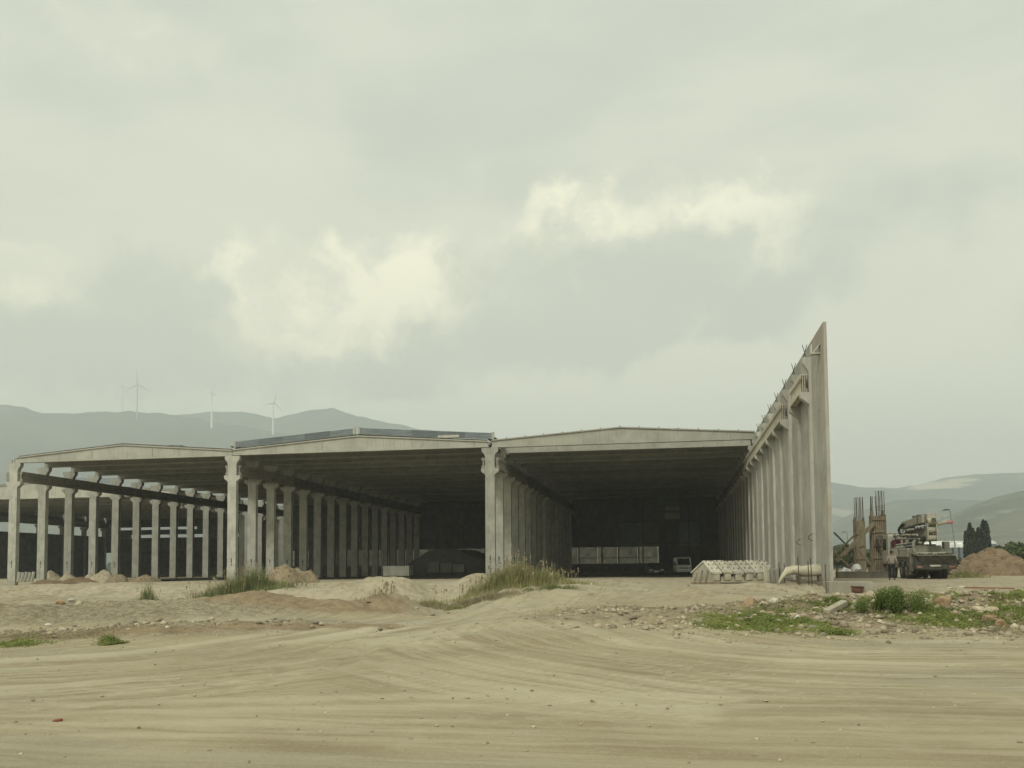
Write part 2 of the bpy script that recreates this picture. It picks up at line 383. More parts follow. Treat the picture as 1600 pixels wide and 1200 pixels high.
_q = [gp(x, y, -0.22) for x, y in ((-300, 948), (-100, 947), (60, 945), (200, 944), (300, 943), (350, 946), (400, 952))]
TR.append((_q, 0.55, 0.0, 0.9))
_q = [gp(x, y, -0.30) for x, y in ((330, 925), (430, 920), (540, 917), (640, 915))]
TR.append((_q, 0.5, 0.0, 0.6))
for k, dy in enumerate((0, 9, 17, 26, 38)):
    track([(560 - 12 * k, 1000 + dy), (600, 1024 + dy), (680, 1046 + dy), (800, 1066 + dy), (960, 1084 + dy), (1100, 1096 + dy)], 0.09, 0.018, 0.8, 0.0)
    track([(1750, 1030 + 2 * dy), (1300, 1026 + 1.6 * dy), (1050, 1012 + dy), (900, 990 + .6 * dy), (800, 978 + .3 * dy)], 0.09, 0.016, 0.7, 0.0)
    track([(-200, 1072 + dy * 1.5), (150, 1056 + dy * 1.2), (400, 1034 + dy), (600, 1000 + .5 * dy), (760, 972 + .3 * dy)], 0.10, 0.018, 0.7, 0.0)
def bump(X, Y, px, zc, rx, ry, h, rot=0.0, z=0, p=2.0):
    c = at(px, zc, 0); dx = X - c.x; dy = Y - c.y
    # local frame: along the view column and across it
    a = math.atan2(c.x, c.y) + rot
    u = dx * math.cos(a) - dy * math.sin(a); v = dx * math.sin(a) + dy * math.cos(a)
    return h * np.exp(-((np.abs(u) / rx) ** p + (np.abs(v) / ry) ** p))
FLOW = {}; FB = 8
def height(X, Y, want_masks=False):
    X = np.asarray(X, float); Y = np.asarray(Y, float)
    wob = fbm(X * 0.12, Y * 0.12, 3, 3) * 4
    tl = sstep(-X, 2, 16)                      # 1 on the left
    e0 = 19 + 32 * tl + wob; e1 = 40 + 16.5 * tl + wob * 0.7
    t = np.clip((Y - e0) / (e1 - e0), 0, 1)
    t = np.where(tl > 0.5, t * t * (3 - 2 * t), t)
    Z = LOW * (1 - t)
    Z = Z - 0.5 * sstep(-X, 42, 60) * (1 - sstep(Y, 76, 96)) * t
    far = sstep(Y, 200, 1500); Z = Z - far * 0.2
    brown = np.zeros_like(Z); gravel = np.zeros_like(Z)
    # erosion gullies down the fill bank on the left
    bank = np.exp(-((t - 0.5) / 0.3) ** 2) * tl
    Z = Z - bank * np.abs(fbm(X * 0.55, Y * 0.12, 61, 4, 0.6)) * 0.6 + bank * fbm(X * 1.6, Y * 0.9, 63, 3) * 0.12
    mid = sstep(Y, 27, 33) * (1 - sstep(Y, 60, 68)) * sstep(-X, -1, 4)
    Z = Z + mid * (fbm(X * 0.5, Y * 0.35, 71, 4, 0.6) * 0.22 - np.abs(fbm(X * 1.1, Y * 0.8, 73, 4, 0.6)) * 0.12)
    rgt = sstep(Y, 27, 33) * (1 - sstep(Y, 46, 54)) * sstep(X, 2, 6)
    Z = Z + rgt * fbm(X * 0.7, Y * 0.5, 75, 4, 0.6) * 0.10
    # gentle relief
    near = 1 - sstep(np.hypot(X, Y), 90, 160)
    Z = Z + near * (fbm(X * 0.22, Y * 0.22, 11, 3) * 0.05 + fbm(X * 1.3, Y * 1.3, 21, 3) * 0.022)
    rub = np.zeros_like(Z)
    def add(px, zc, rx, ry, h, rot=0.0, p=2.0, br=0.0, gr=0.0, rough=0.0):
        nonlocal Z, brown, gravel, rub
        b = bump(X, Y, px, zc, rx, ry, 1.0, rot, p=p)
        Z = Z + b * h * (1 + rough * 1.6 * fbm(X * 0.9, Y * 0.9, 5, 4))
        brown = np.maximum(brown, br * sstep(b, 0.12, 0.45)); gravel = np.maximum(gravel, gr * sstep(b, 0.08, 0.5))
        rub = np.maximum(rub, gr * b)
    # left berm and its rubble slope
    add(60, 29, 9.5, 3.2, 0.56, 0.05, 4.0, 0.0, 0.85, 0.18)
    add(330, 25, 4.0, 2.2, 0.16, -0.2, 2.0, 0.0, 0.7, 0.5)
    add(20, 48, 3.0, 3.0, 0.55, 0, 2.0, 0.6, 0, 0.2)
    add(100, 22.4, 9.0, 0.7, 0.05, 0.05, 3.0, 0.85, 0, 0.5)
    # centre-left: flat-topped fill, brown soil in front
    add(520, 46, 4.0, 2.2, 0.95, 0.0, 5.0, 0.0, 0.15, 0.12)
    add(385, 33, 2.0, 1.6, 0.36, 0.0, 2.0, 0.9, 0, 0.4)
    add(500, 31.5, 2.8, 1.5, 0.38, 0.0, 2.0, 0.95, 0, 0.3)
    add(605, 33, 1.5, 1.5, 0.48, 0.0, 2.0, 0.25, 0.4, 0.4)
    add(690, 48, 3.4, 3.0, 0.80, 0.0, 3.0, 0.15, 0.1, 0.08)
    add(800, 38, 3.6, 2.4, 0.38, 0.15, 2.0, 0.1, 0.2, 0.3)
    # right: rubble bank
    add(1250, 24.5, 3.8, 2.6, 0.22, 0.0, 2.4, 0.35, 0.9, 0.6)
    add(1500, 24.0, 4.6, 2.8, 0.26, 0.0, 2.6, 0.5, 0.9, 0.45)
    add(1750, 23.5, 4.5, 3.0, 0.28, 0.0, 2.6, 0.5, 0.9, 0.45)
    add(1340, 36.5, 2.6, 3.0, -0.34, 0.0, 4.0, 0.0, 0.2, 0.1)
    add(1080, 34, 1.3, 1.0, 0.22, 0.0, 2.0, 0.35, 0.1, 0.5)
    add(1210, 37, 2.4, 0.9, 0.20, 0.0, 2.0, 0.3, 0.1, 0.5)
    add(960, 25, 2.2, 1.5, 0.12, 0.0, 2.0, 0.1, 0.7, 0.9)
    Z = Z + rub * (fbm(X * 2.1, Y * 2.1, 51, 4, 0.6) * 0.20)
    if not want_masks: return Z
    trk = np.zeros_like(Z)
    sel = (np.abs(X) < 70) & (Y > 2) & (Y < 60)
    xs = X[sel]; ys = Y[sel]; zt = np.zeros_like(xs); tm = np.zeros_like(xs)
    for (Q, hw, dp, pale) in TR:
        dmin = np.full_like(xs, 1e9)
        for (ax, ay), (bx, by) in zip(Q, Q[1:]):
            dx, dy = bx - ax, by - ay; L2 = dx * dx + dy * dy + 1e-9
            tt = np.clip(((xs - ax) * dx + (ys - ay) * dy) / L2, 0, 1)
            dmin = np.minimum(dmin, np.hypot(xs - ax - tt * dx, ys - ay - tt * dy))
        prof = -np.exp(-(dmin / hw) ** 2) + 0.6 * np.exp(-((dmin - hw * 2.0) / (hw * 0.8)) ** 2)
        zt += prof * dp * 0.6
        mm = pale * np.exp(-((dmin - hw * 1.3) / (hw * 1.1)) ** 2) * (0.65 + 0.9 * vnoise(xs * 0.35, ys * 0.35, 77))
        tm = np.maximum(tm, mm)
    Z[sel] += zt; trk[sel] = tm
    def flow(poly):
        best = np.full_like(xs, 1e9); d = np.zeros_like(xs); sp_ = np.zeros_like(xs); acc = 0.0
        for (ax, ay), (bx, by) in zip(poly, poly[1:]):
            dx, dy = bx - ax, by - ay; L = math.hypot(dx, dy) + 1e-9
            tt = np.clip(((xs - ax) * dx + (ys - ay) * dy) / (L * L), 0, 1)
            dd = np.hypot(xs - ax - tt * dx, ys - ay - tt * dy); sg = np.sign((xs - ax) * dy - (ys - ay) * dx)
            m = dd < best; best[m] = dd[m]; d[m] = (dd * sg)[m]; sp_[m] = (acc + tt * L)[m]; acc += L
        return d, sp_
    for nm, Q in (('A', TR[1][0]), ('B', TR[FB][0])):
        d, q = flow(Q)
        for key, arr in (('flow_across_', d), ('flow_along_', q)):
            full = np.zeros_like(Z); full[sel] = arr; FLOW[key + nm] = full
    return Z, trk, brown, gravel
def lines(segs):
    out = []
    for a, b, s in segs: out += list(np.arange(a, b, s))
    return np.array(out)
gx = np.concatenate([-np.geomspace(5800, 120, 26), lines([(-118, -50, 1.4), (-50, -22, 0.42), (-22, 24, 0.17), (24, 60, 1.0)]), np.geomspace(60, 5800, 26)])
gy = np.concatenate([lines([(-40, 3, 4.0), (3, 14, 0.09), (14, 34, 0.13), (34, 70, 0.36), (70, 170, 2.0)]), np.geomspace(172, 5800, 34)])
XX, YY = np.meshgrid(gx, gy)
ZZ, TRK, BRN, GRV = height(XX, YY, True)
nx, ny = len(gx), len(gy)
me = bpy.data.meshes.new('ground')
co = np.stack([XX, YY, ZZ], -1).reshape(-1, 3)
idx = np.arange(nx * ny).reshape(ny, nx)
quads = np.stack([idx[:-1, :-1], idx[:-1, 1:], idx[1:, 1:], idx[1:, :-1]], -1).reshape(-1, 4)
me.vertices.add(len(co)); me.vertices.foreach_set('co', co.ravel())
me.loops.add(quads.size); me.loops.foreach_set('vertex_index', quads.ravel())
me.polygons.add(len(quads)); me.polygons.foreach_set('loop_start', np.arange(0, quads.size, 4)); me.polygons.foreach_set('loop_total', np.full(len(quads), 4))
me.update(); me.polygons.foreach_set('use_smooth', np.ones(len(quads), bool))
for nm, arr in (('wheel_dust', TRK), ('brown_soil', BRN), ('stony', GRV)) + tuple(FLOW.items()):
    at_ = me.attributes.new(nm, 'FLOAT', 'POINT'); at_.data.foreach_set('value', arr.ravel().astype(np.float32))
ground = objof('ground', me); ground['kind'] = 'structure'
def groundmat():
    m, t, b = mat('graded_dirt'); g = t.add('ShaderNodeNewGeometry'); pos = g.outputs['Position']
    def attr(n):
        a = t.add('ShaderNodeAttribute'); a.attribute_name = n; return a.outputs['Fac']
    n1 = t.noise(pos, 0.35, 5, 0.6, 0.4); n2 = t.noise(pos, 2.6, 6, 0.62, 0.3); n3 = t.noise(pos, 22, 4, 0.7)
    st = t.vmath('MULTIPLY', pos, (0.16, 2.2, 1.0)); s1 = t.noise(st, 1.0, 7, 0.62, 0.7)      # drag marks of blade and wheels run along the road
    st2 = t.vmath('MULTIPLY', pos, (0.5, 9.0, 1.0)); s2 = t.noise(st2, 1.0, 5, 0.6, 0.5)
    col = t.mix(t.ramp(n1, 0.34, 0.66), (0.265, 0.222, 0.138), (0.345, 0.298, 0.195))
    def fl(n, fa, fb):
        c = t.add('ShaderNodeCombineXYZ'); t.link(t.math('MULTIPLY', attr('flow_across_' + n), fa), c.inputs[0]); t.link(t.math('MULTIPLY', attr('flow_along_' + n), fb), c.inputs[1]); return c.outputs[0]
    fA = t.noise(fl('A', 4.2, 0.10), 1.0, 8, 0.66, 0.25); fB = t.noise(fl('B', 4.2, 0.10), 1.0, 8, 0.66, 0.25)
    wAB = t.ramp(t.math('ADD', t.math('SUBTRACT', t.math('ABSOLUTE', attr('flow_across_A')), t.math('ABSOLUTE', attr('flow_across_B'))), t.math('MULTIPLY', n1, 3.0)), 0.3, 2.6)
    fmx = t.add('ShaderNodeMix'); fmx.data_type = 'FLOAT'; t.link(wAB, fmx.inputs[0]); t.link(fA, fmx.inputs[2]); t.link(fB, fmx.inputs[3])
    flow = fmx.outputs[0]
    sy0 = t.add('ShaderNodeSeparateXYZ'); t.link(pos, sy0.inputs[0])
    road = t.ramp(sy0.outputs['Y'], 12.5, 8.5)           # the near strip is dragged straight along the road
    fm2 = t.add('ShaderNodeMix'); fm2.data_type = 'FLOAT'; t.link(road, fm2.inputs[0]); t.link(flow, fm2.inputs[2]); t.link(s1, fm2.inputs[3])
    s1 = fm2.outputs[0]
    col = t.mix(t.ramp(s1, 0.42, 0.64, 0, 0.6), col, (0.42, 0.375, 0.26))
    col = t.mix(t.ramp(s1, 0.46, 0.28, 0, 0.75), col, (0.215, 0.178, 0.11))
    col = t.mix(t.ramp(s2, 0.52, 0.68, 0, 0.40), col, (0.225, 0.188, 0.118))
    grey = t.noise(t.vmath('MULTIPLY', pos, (0.10, 0.5, 1)), 1.0, 4, 0.5, 0.3)
    col = t.mix(t.ramp(grey, 0.52, 0.68, 0, 0.5), col, (0.285, 0.27, 0.205))
    col = t.mix(t.ramp(n2, 0.52, 0.70, 0, 0.35), col, (0.41, 0.365, 0.265))
    col = t.mix(t.ramp(t.math('ADD', attr('wheel_dust'), t.math('MULTIPLY', t.math('SUBTRACT', n2, 0.5), 0.5)), 0.20, 1.15, 0.0, 0.85, False), col, (0.52, 0.475, 0.345))
    stone = t.mix(t.ramp(t.noise(pos, 5.5, 6, 0.75, 0.6), 0.40, 0.62), (0.135, 0.113, 0.072), (0.32, 0.28, 0.20))
    col = t.mix(t.math('MULTIPLY', attr('stony'), 0.9, clamp=True), col, stone)
    soil = t.mix(t.ramp(n2, 0.35, 0.65), (0.18, 0.13, 0.075), (0.27, 0.205, 0.12))
    col = t.mix(t.math('MULTIPLY', attr('brown_soil'), 0.9, clamp=True), col, soil)
    col = t.mix(t.ramp(n3, 0.52, 0.68, 0, 0.45), col, (0.42, 0.38, 0.28))
    # platform behind is paler, packed sand; beyond the site green-brown fields
    sy = t.add('ShaderNodeSeparateXYZ'); t.link(pos, sy.inputs[0])
    pf = t.math('MULTIPLY', t.ramp(sy.outputs['Y'], 26, 44), t.ramp(n2, 0.3, 0.6, 0.45, 0.95))
    col = t.mix(pf, col, t.mix(t.ramp(t.math('ADD', t.math('MULTIPLY', n1, 0.4), t.math('MULTIPLY', n2, 0.6)), .36, .60), (0.25, 0.215, 0.145), (0.40, 0.36, 0.26)))
    field = t.mix(t.ramp(t.noise(pos, 0.012, 5, 0.6, 0.3), 0.42, 0.58), (0.09, 0.10, 0.045), (0.22, 0.19, 0.11))
    col = t.mix(t.ramp(sy.outputs['Y'], 165, 210), col, field)
    hs = t.add('ShaderNodeHueSaturation'); hs.inputs['Saturation'].default_value = 1.02; hs.inputs['Value'].default_value = 1.06; t.link(col, hs.inputs['Color']); col = hs.outputs[0]
    t.link(col, b.inputs['Base Color']); b.inputs['Roughness'].default_value = 0.95; b.inputs['Specular IOR Level'].default_value = 0.1
    bp = t.add('ShaderNodeBump'); bp.inputs['Strength'].default_value = 0.85; bp.inputs['Distance'].default_value = 0.045
    hh = t.math('ADD', t.math('MULTIPLY', n2, 0.5), t.math('MULTIPLY', t.noise(pos, 9, 6, 0.7), 0.45))
    hh = t.math('ADD', hh, t.math('MULTIPLY', s1, 0.5))
    hh = t.math('ADD', hh, t.math('MULTIPLY', n3, 0.22)); t.link(hh, bp.inputs['Height']); t.link(bp.outputs[0], b.inputs['Normal'])
    return m
me.materials.append(groundmat())
def gz(x, y): return float(height(np.array([x]), np.array([y]))[0])
def onground(px, zc):
    p = at(px, zc, 0); p.z = gz(p.x, p.y); return p

# ------------------------------------------------------------------ mountains
def range_mesh(name, prof, zc, depth, seed, m, rough=0.02, front=0.55, steps=46):
    """a ridge whose crest follows the list of (px, py) at camera depth zc; slopes run down toward and away from the viewer"""
    pxs = np.linspace(prof[0][0], prof[-1][0], 260)
    pys = np.interp(pxs, [p[0] for p in prof], [p[1] for p in prof])
    V = []; rows = []
    ts = np.concatenate([np.linspace(-1, 0, steps), np.linspace(0.05, 1, 10)])
    crest = [(at(px, zc, 0), zat(px, py, zc)) for px, py in zip(pxs, pys)]
    cx = np.array([c[0].x for c in crest]); cy = np.array([c[0].y for c in crest]); ch = np.array([c[1] for c in crest])
    L = np.hypot(cx, cy); ux = cx / L; uy = cy / L
    for t_ in ts:
        dd = t_ * depth
        x = cx + ux * dd; y = cy + uy * dd
        a = abs(t_)
        fall = (1 - a) ** 1.25 if t_ < 0 else (1 - a) ** 1.6
        n = fbm(x / 420, y / 420, seed, 5, 0.55)
        gul = -np.abs(fbm(x / 260, y / 700, seed + 9, 4, 0.55))
        z = ch * fall + (n * 0.5 + gul) * ch.max() * rough * 10 * np.minimum(a * 4, 1) * (1 - a) ** 0.5
        z = z + fbm(x / 60, y / 60, seed + 5, 3) * ch.max() * 0.012
        z = z - 4 * (a > 0.97)
        V.append(np.stack([x, y, z], -1))
    V = np.array(V); ns, nc = V.shape[:2]
    idx = np.arange(ns * nc).reshape(ns, nc)
    q = np.stack([idx[:-1, :-1], idx[:-1, 1:], idx[1:, 1:], idx[1:, :-1]], -1).reshape(-1, 4)
    me = bpy.data.meshes.new(name); me.from_pydata(V.reshape(-1, 3).tolist(), [], q.tolist()); me.update()
    me.polygons.foreach_set('use_smooth', [True] * len(me.polygons))
    me.materials.append(m); o = objof(name, me); o['kind'] = 'structure'
    return o
def hillmat(name, a, b_, c, quarry=None):
    m, t, b = mat(name); g = t.add('ShaderNodeNewGeometry'); pos = g.outputs['Position']
    n1 = t.noise(pos, 0.004, 6, 0.6, 0.5); n2 = t.noise(pos, 0.02, 6, 0.65, 0.2)
    col = t.mix(t.ramp(n1, 0.36, 0.64), a, b_)
    col = t.mix(t.ramp(n2, 0.50, 0.72, 0, 0.8), col, c)
    if quarry:
        for (q, r, sz, kk) in quarry:
            d = t.vmath('LENGTH', t.vmath('MULTIPLY', t.vmath('SUBTRACT', pos, tuple(q)), (1 / r, 0.35 / r, 1 / sz)))
            d = t.math('ADD', d, t.math('MULTIPLY', t.math('SUBTRACT', n2, 0.5), 1.6))
            col = t.mix(t.ramp(d, 1.1, 0.6, 0, kk), col, (0.62, 0.54, 0.38))
    t.link(col, b.inputs['Base Color']); b.inputs['Roughness'].default_value = 1.0; b.inputs['Specular IOR Level'].default_value = 0.0
    return m
qz = 3600
def qp(px, py, zc):
    return CAM + zc * (F0 + (px - CX) / FPX * RX - (py - CY) / FPX * UX)
hm_far = hillmat('far_range_scrub', (0.05, 0.065, 0.045), (0.085, 0.10, 0.065), (0.14, 0.14, 0.10))
hm_right = hillmat('right_range_scrub', (0.05, 0.068, 0.045), (0.11, 0.118, 0.08), (0.24, 0.22, 0.16),
                   [(qp(1468, 758, qz - 120), 110, 22, 0.95), (qp(1500, 751, qz - 60), 70, 14, 0.9), (qp(1310, 800, qz - 500), 60, 30, 0.5)])
hm_near = hillmat('near_hill_scrub', (0.06, 0.075, 0.045), (0.13, 0.13, 0.085), (0.36, 0.32, 0.24))
range_mesh('mountain_range', [(-500, 640), (-200, 622), (0, 630), (30, 633), (60, 643), (100, 645), (150, 641), (200, 640), (260, 646), (300, 652), (420, 672), (520, 690), (640, 720), (760, 800)], 3400, 1900, 4, hm_far)
range_mesh('mountain_range', [(-300, 700), (180, 665), (240, 648), (330, 640), (375, 641), (430, 651), (480, 638), (518, 634), (560, 648), (620, 660), (680, 672), (760, 700), (900, 760), (1050, 820)], 3900, 1500, 14, hm_far)
range_mesh('mountain_range', [(1000, 800), (1150, 770), (1220, 748), (1300, 752), (1350, 761), (1400, 762), (1440, 758), (1480, 746), (1530, 740), (1600, 738), (1750, 730), (2000, 760)], 3600, 1700, 24, hm_right)
range_mesh('hill', [(1150, 850), (1250, 842), (1300, 818), (1340, 800), (1400, 782), (1460, 778), (1540, 782), (1650, 790), (1800, 800), (2000, 830)], 2500, 1000, 34, hm_right)
range_mesh('hill', [(1380, 862), (1420, 840), (1470, 812), (1520, 790), (1560, 776), (1600, 767), (1680, 760), (1800, 770), (2000, 820)], 1500, 640, 44, hm_near)

# ------------------------------------------------------------------ haze
hb = MB(); hb.box(-6000, 6000, -150, 6000, -4, 800)
def hazemat():
    m = bpy.data.materials.new('haze_air'); m.use_nodes = True; t = NT(m.node_tree); t.n.clear()
    o = t.add('ShaderNodeOutputMaterial'); v = t.add('ShaderNodeVolumePrincipled')
    v.inputs['Color'].default_value = (0.86, 0.935, 0.975, 1); v.inputs['Density'].default_value = 0.00036; v.inputs['Anisotropy'].default_value = 0.0
    t.link(v.outputs[0], o.inputs['Volume']); return m
haze = hb.build('haze', hazemat()); haze['kind'] = 'stuff'; haze['label'] = 'pale blue haze over the valley that fades the far mountains'; haze.visible_shadow = True

# ------------------------------------------------------------------ the main hall
Y0, S = 75.0, 3.96
NB = 15
ROWX = [-61.4, -39.1, -15.3]
WX = 6.95                                   # inner face of the right wall
CAP = 11.28; COR = 9.5
YE = Y0 + S * NB
hall = empty('precast_factory_hall', 'unfinished precast concrete factory hall with three wide gabled bays and dark open interior', 'building', (-20, Y0, 0))
HO = Vector((20, -Y0, 0))                   # parts are given in world coordinates minus the root
def hb_(mb, name, m, loc=(0, 0, 0), label=None, bevel=0.0):
    o = mb.build(name, m, hall, Vector(loc) + HO, bevel=bevel)
    if label: o['label'] = label
    return o
def hshare(me, name, loc):
    return objof(name, me, hall, Vector(loc) + HO)
# column with two corbels each side
def column_data(w_=0.82, d_=0.46, top=CAP):
    c = MB(); a = w_ / 2
    prof = [(-a, -0.8), (a, -0.8), (a, COR - 0.55), (a + 0.36, COR - 0.27), (a + 0.36, COR), (a, COR), (a, top - 0.85), (a + 0.05, top - 0.6), (a + 0.30, top - 0.30), (a + 0.30, top), (-a - 0.30, top), (-a - 0.30, top - 0.30), (-a - 0.05, top - 0.6), (-a, top - 0.85), (-a, COR), (-a - 0.36, COR), (-a - 0.36, COR - 0.27), (-a, COR - 0.55)]
    c.prism(prof, 0, d_)
    return c.data('column', MT['concrete'])
cdat = column_data()
cdat2 = cdat.copy(); cdat2.materials.clear(); cdat2.materials.append(MT['concrete'])
mark = MB(); mark.box(-0.05, 0.05, -0.004, 0.01, 1.6, 2.0); mark.box(-0.03, 0.06, -0.004, 0.01, 1.35, 1.5)
md = mark.data('base_mark', MT['grime'])
hole = MB(); hole.tube((0, -0.006, 10.0), (0, 0.01, 10.0), 0.05, 8); hd = hole.data('bolt_hole', MT['grime'])
for ri, X in enumerate(ROWX):
    for k in range(NB + 1):
        c = hshare(cdat, 'column', (X + random.uniform(-.02, .02), Y0 + S * k, 0)); c.rotation_euler = (0, random.uniform(-.0015, .0015), random.uniform(-.012, .012))
        if k < 5:
            o = objof('lifting_mark', md, c)
            if ri == 2 and k == 0: objof('bolt_hole', hd, c)
# loops on column heads at the front
lp = MB()
for dx in (-0.25, 0.0, 0.2): lp.tube((dx, 0.2, CAP), (dx + 0.02, 0.2, CAP + 0.42 - abs(dx) * 0.3), 0.05, 6)
lpd = lp.data('head_dowel', MT['concrete'])
for X in ROWX[:2]: hshare(lpd, 'head_dowel', (X - 0.1, Y0, 0))
# wall columns
def wall_column():
    c = MB()
    c.box(0, 0.12, 0, 0.46, 0.2, CAP - 0.02)
    c.prism([(0, COR - 0.62), (0, COR), (-0.42, COR), (-0.42, COR - 0.26)], 0.0, 0.46)
    c.prism([(0, CAP - 0.75), (0, CAP - 0.02), (-0.27, CAP - 0.02), (-0.27, CAP - 0.30)], 0.0, 0.46)
    return c.data('column', MT['pale'])
wcd = wall_column()
# keep column faces of the same concrete as the rest
wcd.materials.clear(); wcd.materials.append(mottled('pilaster_concrete', (0.405, 0.40, 0.345), (0.50, 0.495, 0.43), 1.0, 0.9, bump=0.2, streak=True))
SW = 4.15
wallY = [Y0 - SW * k for k in range(7, 0, -1)] + [Y0 + S * k for k in range(NB + 1)]
reb = MB()
for dx, lean in ((-0.24, 0.20), (-0.10, -0.16)):
    reb.tube((dx, 0.12, CAP - 0.02), (dx + lean, 0.10, CAP + 0.62), 0.018, 5)
rebd = reb.data('starter_bar', MT['rust'])
for k, y in enumerate(wallY):
    c = hshare(wcd, 'column', (WX - 0.12, y, 0))
    if k < 7:
        rb = objof('starter_bar', rebd, c); rb['kind'] = 'stuff'
extra = hshare(MB().box(0, 0.10, 0, 0.3, 0.1, CAP - 0.1).data('column', wcd.materials[0]), 'column', (WX - 0.10, wallY[2] - 0.55, 0))
# wall panels, one per bay, parapet above the column heads
ends = [42.2] + [y + 0.23 for y in wallY[0:]] 
for a, b in zip(ends, ends[1:]):
    z0 = 0.2
    hb_(MB().box(0, 0.15, 0.008, b - a - 0.008, z0, 12.0), 'wall_panel', MT['panel'], (WX, a, 0))
hb_(MB().box(0.0, 0.012, -0.003, 0.004, 9.8, 11.7), 'panel_edge_seal', MT['galv'], (WX + 0.05, 42.2, 0))
bracket = MB(); bracket.box(-0.42, 0, 0, 0.35, 10.75, 10.80); bracket.box(-0.42, -0.37, 0, 0.35, 10.8, 11.2); bracket.prism([(-0.37, 10.8), (-0.30, 10.8), (0, 11.2), (-0.06, 11.2)], 0.02, 0.33)
hb_(bracket, 'beam_seat', wcd.materials[0], (WX, 43.1, 0))
for (y, z) in ((44.0, 8.2), (43.0, 4.9), (43.2, 9.9)): hb_(MB().tube((-0.006, 0, z), (0.01, 0, z), 0.045, 8), 'bolt_hole', MT['grime'], (WX, y, 0))
wire = MB(); pts = [Vector((-0.02 - 0.22 * math.sin(math.pi * t / 8), 0.0, 2.1 + 0.045 * t)) for t in range(9)]
wire.path(pts, 0.018, 5); wd_ = wire.data('lifting_wire', MT['grime'])
hshare(wd_, 'lifting_wire', (WX - 0.12, wallY[0], 0)); hshare(wd_, 'lifting_wire', (WX - 0.12, wallY[1], -0.12))
# crane beams
def crane_beam(L, side):
    c = MB(); a, b = (0, 0.34)
    h = 0.95
    prof = [(0, 0), (0.34, 0), (0.34, 0.22), (0.24, 0.30), (0.24, 0.66), (0.34, 0.74), (0.34, h), (0, h), (0, 0.74), (0.10, 0.66), (0.10, 0.30), (0, 0.22)]
    c.prism([(u, z) for u, z in prof], 0.012, L - 0.012); return c
cbd = crane_beam(S, 1).data('crane_beam', MT['crane'])
cbp = crane_beam(SW, 1).data('crane_beam', MT['pale'])
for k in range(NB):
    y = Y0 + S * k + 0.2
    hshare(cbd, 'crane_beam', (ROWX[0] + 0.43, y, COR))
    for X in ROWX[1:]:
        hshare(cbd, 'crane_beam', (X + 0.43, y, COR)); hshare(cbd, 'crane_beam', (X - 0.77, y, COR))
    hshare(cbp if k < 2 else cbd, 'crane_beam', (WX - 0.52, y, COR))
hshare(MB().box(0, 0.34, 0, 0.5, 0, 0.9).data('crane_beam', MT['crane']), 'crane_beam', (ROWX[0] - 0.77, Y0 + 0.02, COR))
slot = MB()
for q in range(3): slot.box(0.05 + q * 0.1, 0.09 + q * 0.1, -0.004, 0.01, 0.06, 0.88)
slotd = slot.data('end_groove', MT['grime'])
for k in range(7):
    if k in (1,): continue
    y = wallY[k] + 0.2
    b = hshare(cbp, 'crane_beam', (WX - 0.52, y, COR))
    if k in (0, 2):
        e = objof('end_groove', slotd, b); e['kind'] = 'stuff'
# roof beams: gabled I sections
def roof_beam(x0, x1, e, ap):
    c = MB(); xm = (x0 + x1) / 2
    c.prism([(x0, 0.11), (x1, 0.11), (x1, e - 0.10), (xm, ap - 0.10), (x0, e - 0.10)], 0.14, 0.30)
    c.box(x0, x1, 0.0, 0.44, 0, 0.11)
    c.prism([(x0, e - 0.10), (xm, ap - 0.10), (x1, e - 0.10), (x1, e), (xm, ap), (x0, e)], 0.02, 0.42)
    return c
BAYS = [(ROWX[0] + 0.12, ROWX[1] - 0.02, 0.55, 1.42, 0.0), (ROWX[1] + 0.02, ROWX[2] - 0.10, 0.55, 1.42, 0.05), (ROWX[2] + 0.16, WX - 0.14, 0.68, 1.42, 0.0)]
for bi, (x0, x1, e, ap, dz) in enumerate(BAYS):
    bd = roof_beam(x0, x1, e, ap).data('roof_beam', MT['beamc'])
    xm = (x0 + x1) / 2
    sdat = []
    for s in (0, 1):
        xa, za, xb, zb = (x0 + 0.2, e, xm - 0.02, ap) if s == 0 else (xm + 0.02, ap, x1 - 0.2, e)
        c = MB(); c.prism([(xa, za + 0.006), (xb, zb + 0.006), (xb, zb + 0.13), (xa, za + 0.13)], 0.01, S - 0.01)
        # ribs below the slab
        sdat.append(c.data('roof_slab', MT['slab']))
    loop = MB(); loop.tube((0, 0, 0), (0, 0, 0.09), 0.05, 6); loopd = loop.data('lifting_loop', MT['grime'])
    for k in range(NB + 1):
        b = hshare(bd, 'roof_beam', (0, Y0 + S * k, CAP + dz))
        if k == 0 and bi != 1:
            n = 13
            for q in range(n):
                x = x0 + (x1 - x0) * (q + 0.8) / (n + 0.6); z = e + (ap - e) * (1 - abs(x - xm) / ((x1 - x0) / 2))
                objof('lifting_loop', loopd, b, (x, 0.2, z))
        if k == 0:
            for fx in (0.36, 0.64):
                x = x0 + (x1 - x0) * fx
                objof('stiffener', MB().box(x - 0.02, x + 0.02, 0.10, 0.14, 0.12, e + (ap - e) * 0.68 - 0.12).data('stiffener', MT['beamc']), b)
        if k < NB and not (bi == 2 and k == 0):
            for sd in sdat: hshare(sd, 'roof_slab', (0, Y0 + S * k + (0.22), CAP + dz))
for (xa, xb) in ((ROWX[1] - 0.30, ROWX[1] + 0.30), (ROWX[2] - 0.38, ROWX[2] + 0.44), (WX - 0.42, WX - 0.01)):
    gd_ = MB().box(xa, xb, 0.01, S - 0.01, 0, 0.09).data('gutter', MT['slab'])
    for k in range(NB):
        if xa > 0 and k == 0: continue
        hshare(gd_, 'gutter', (0, Y0 + S * k + 0.22, CAP + 0.84))
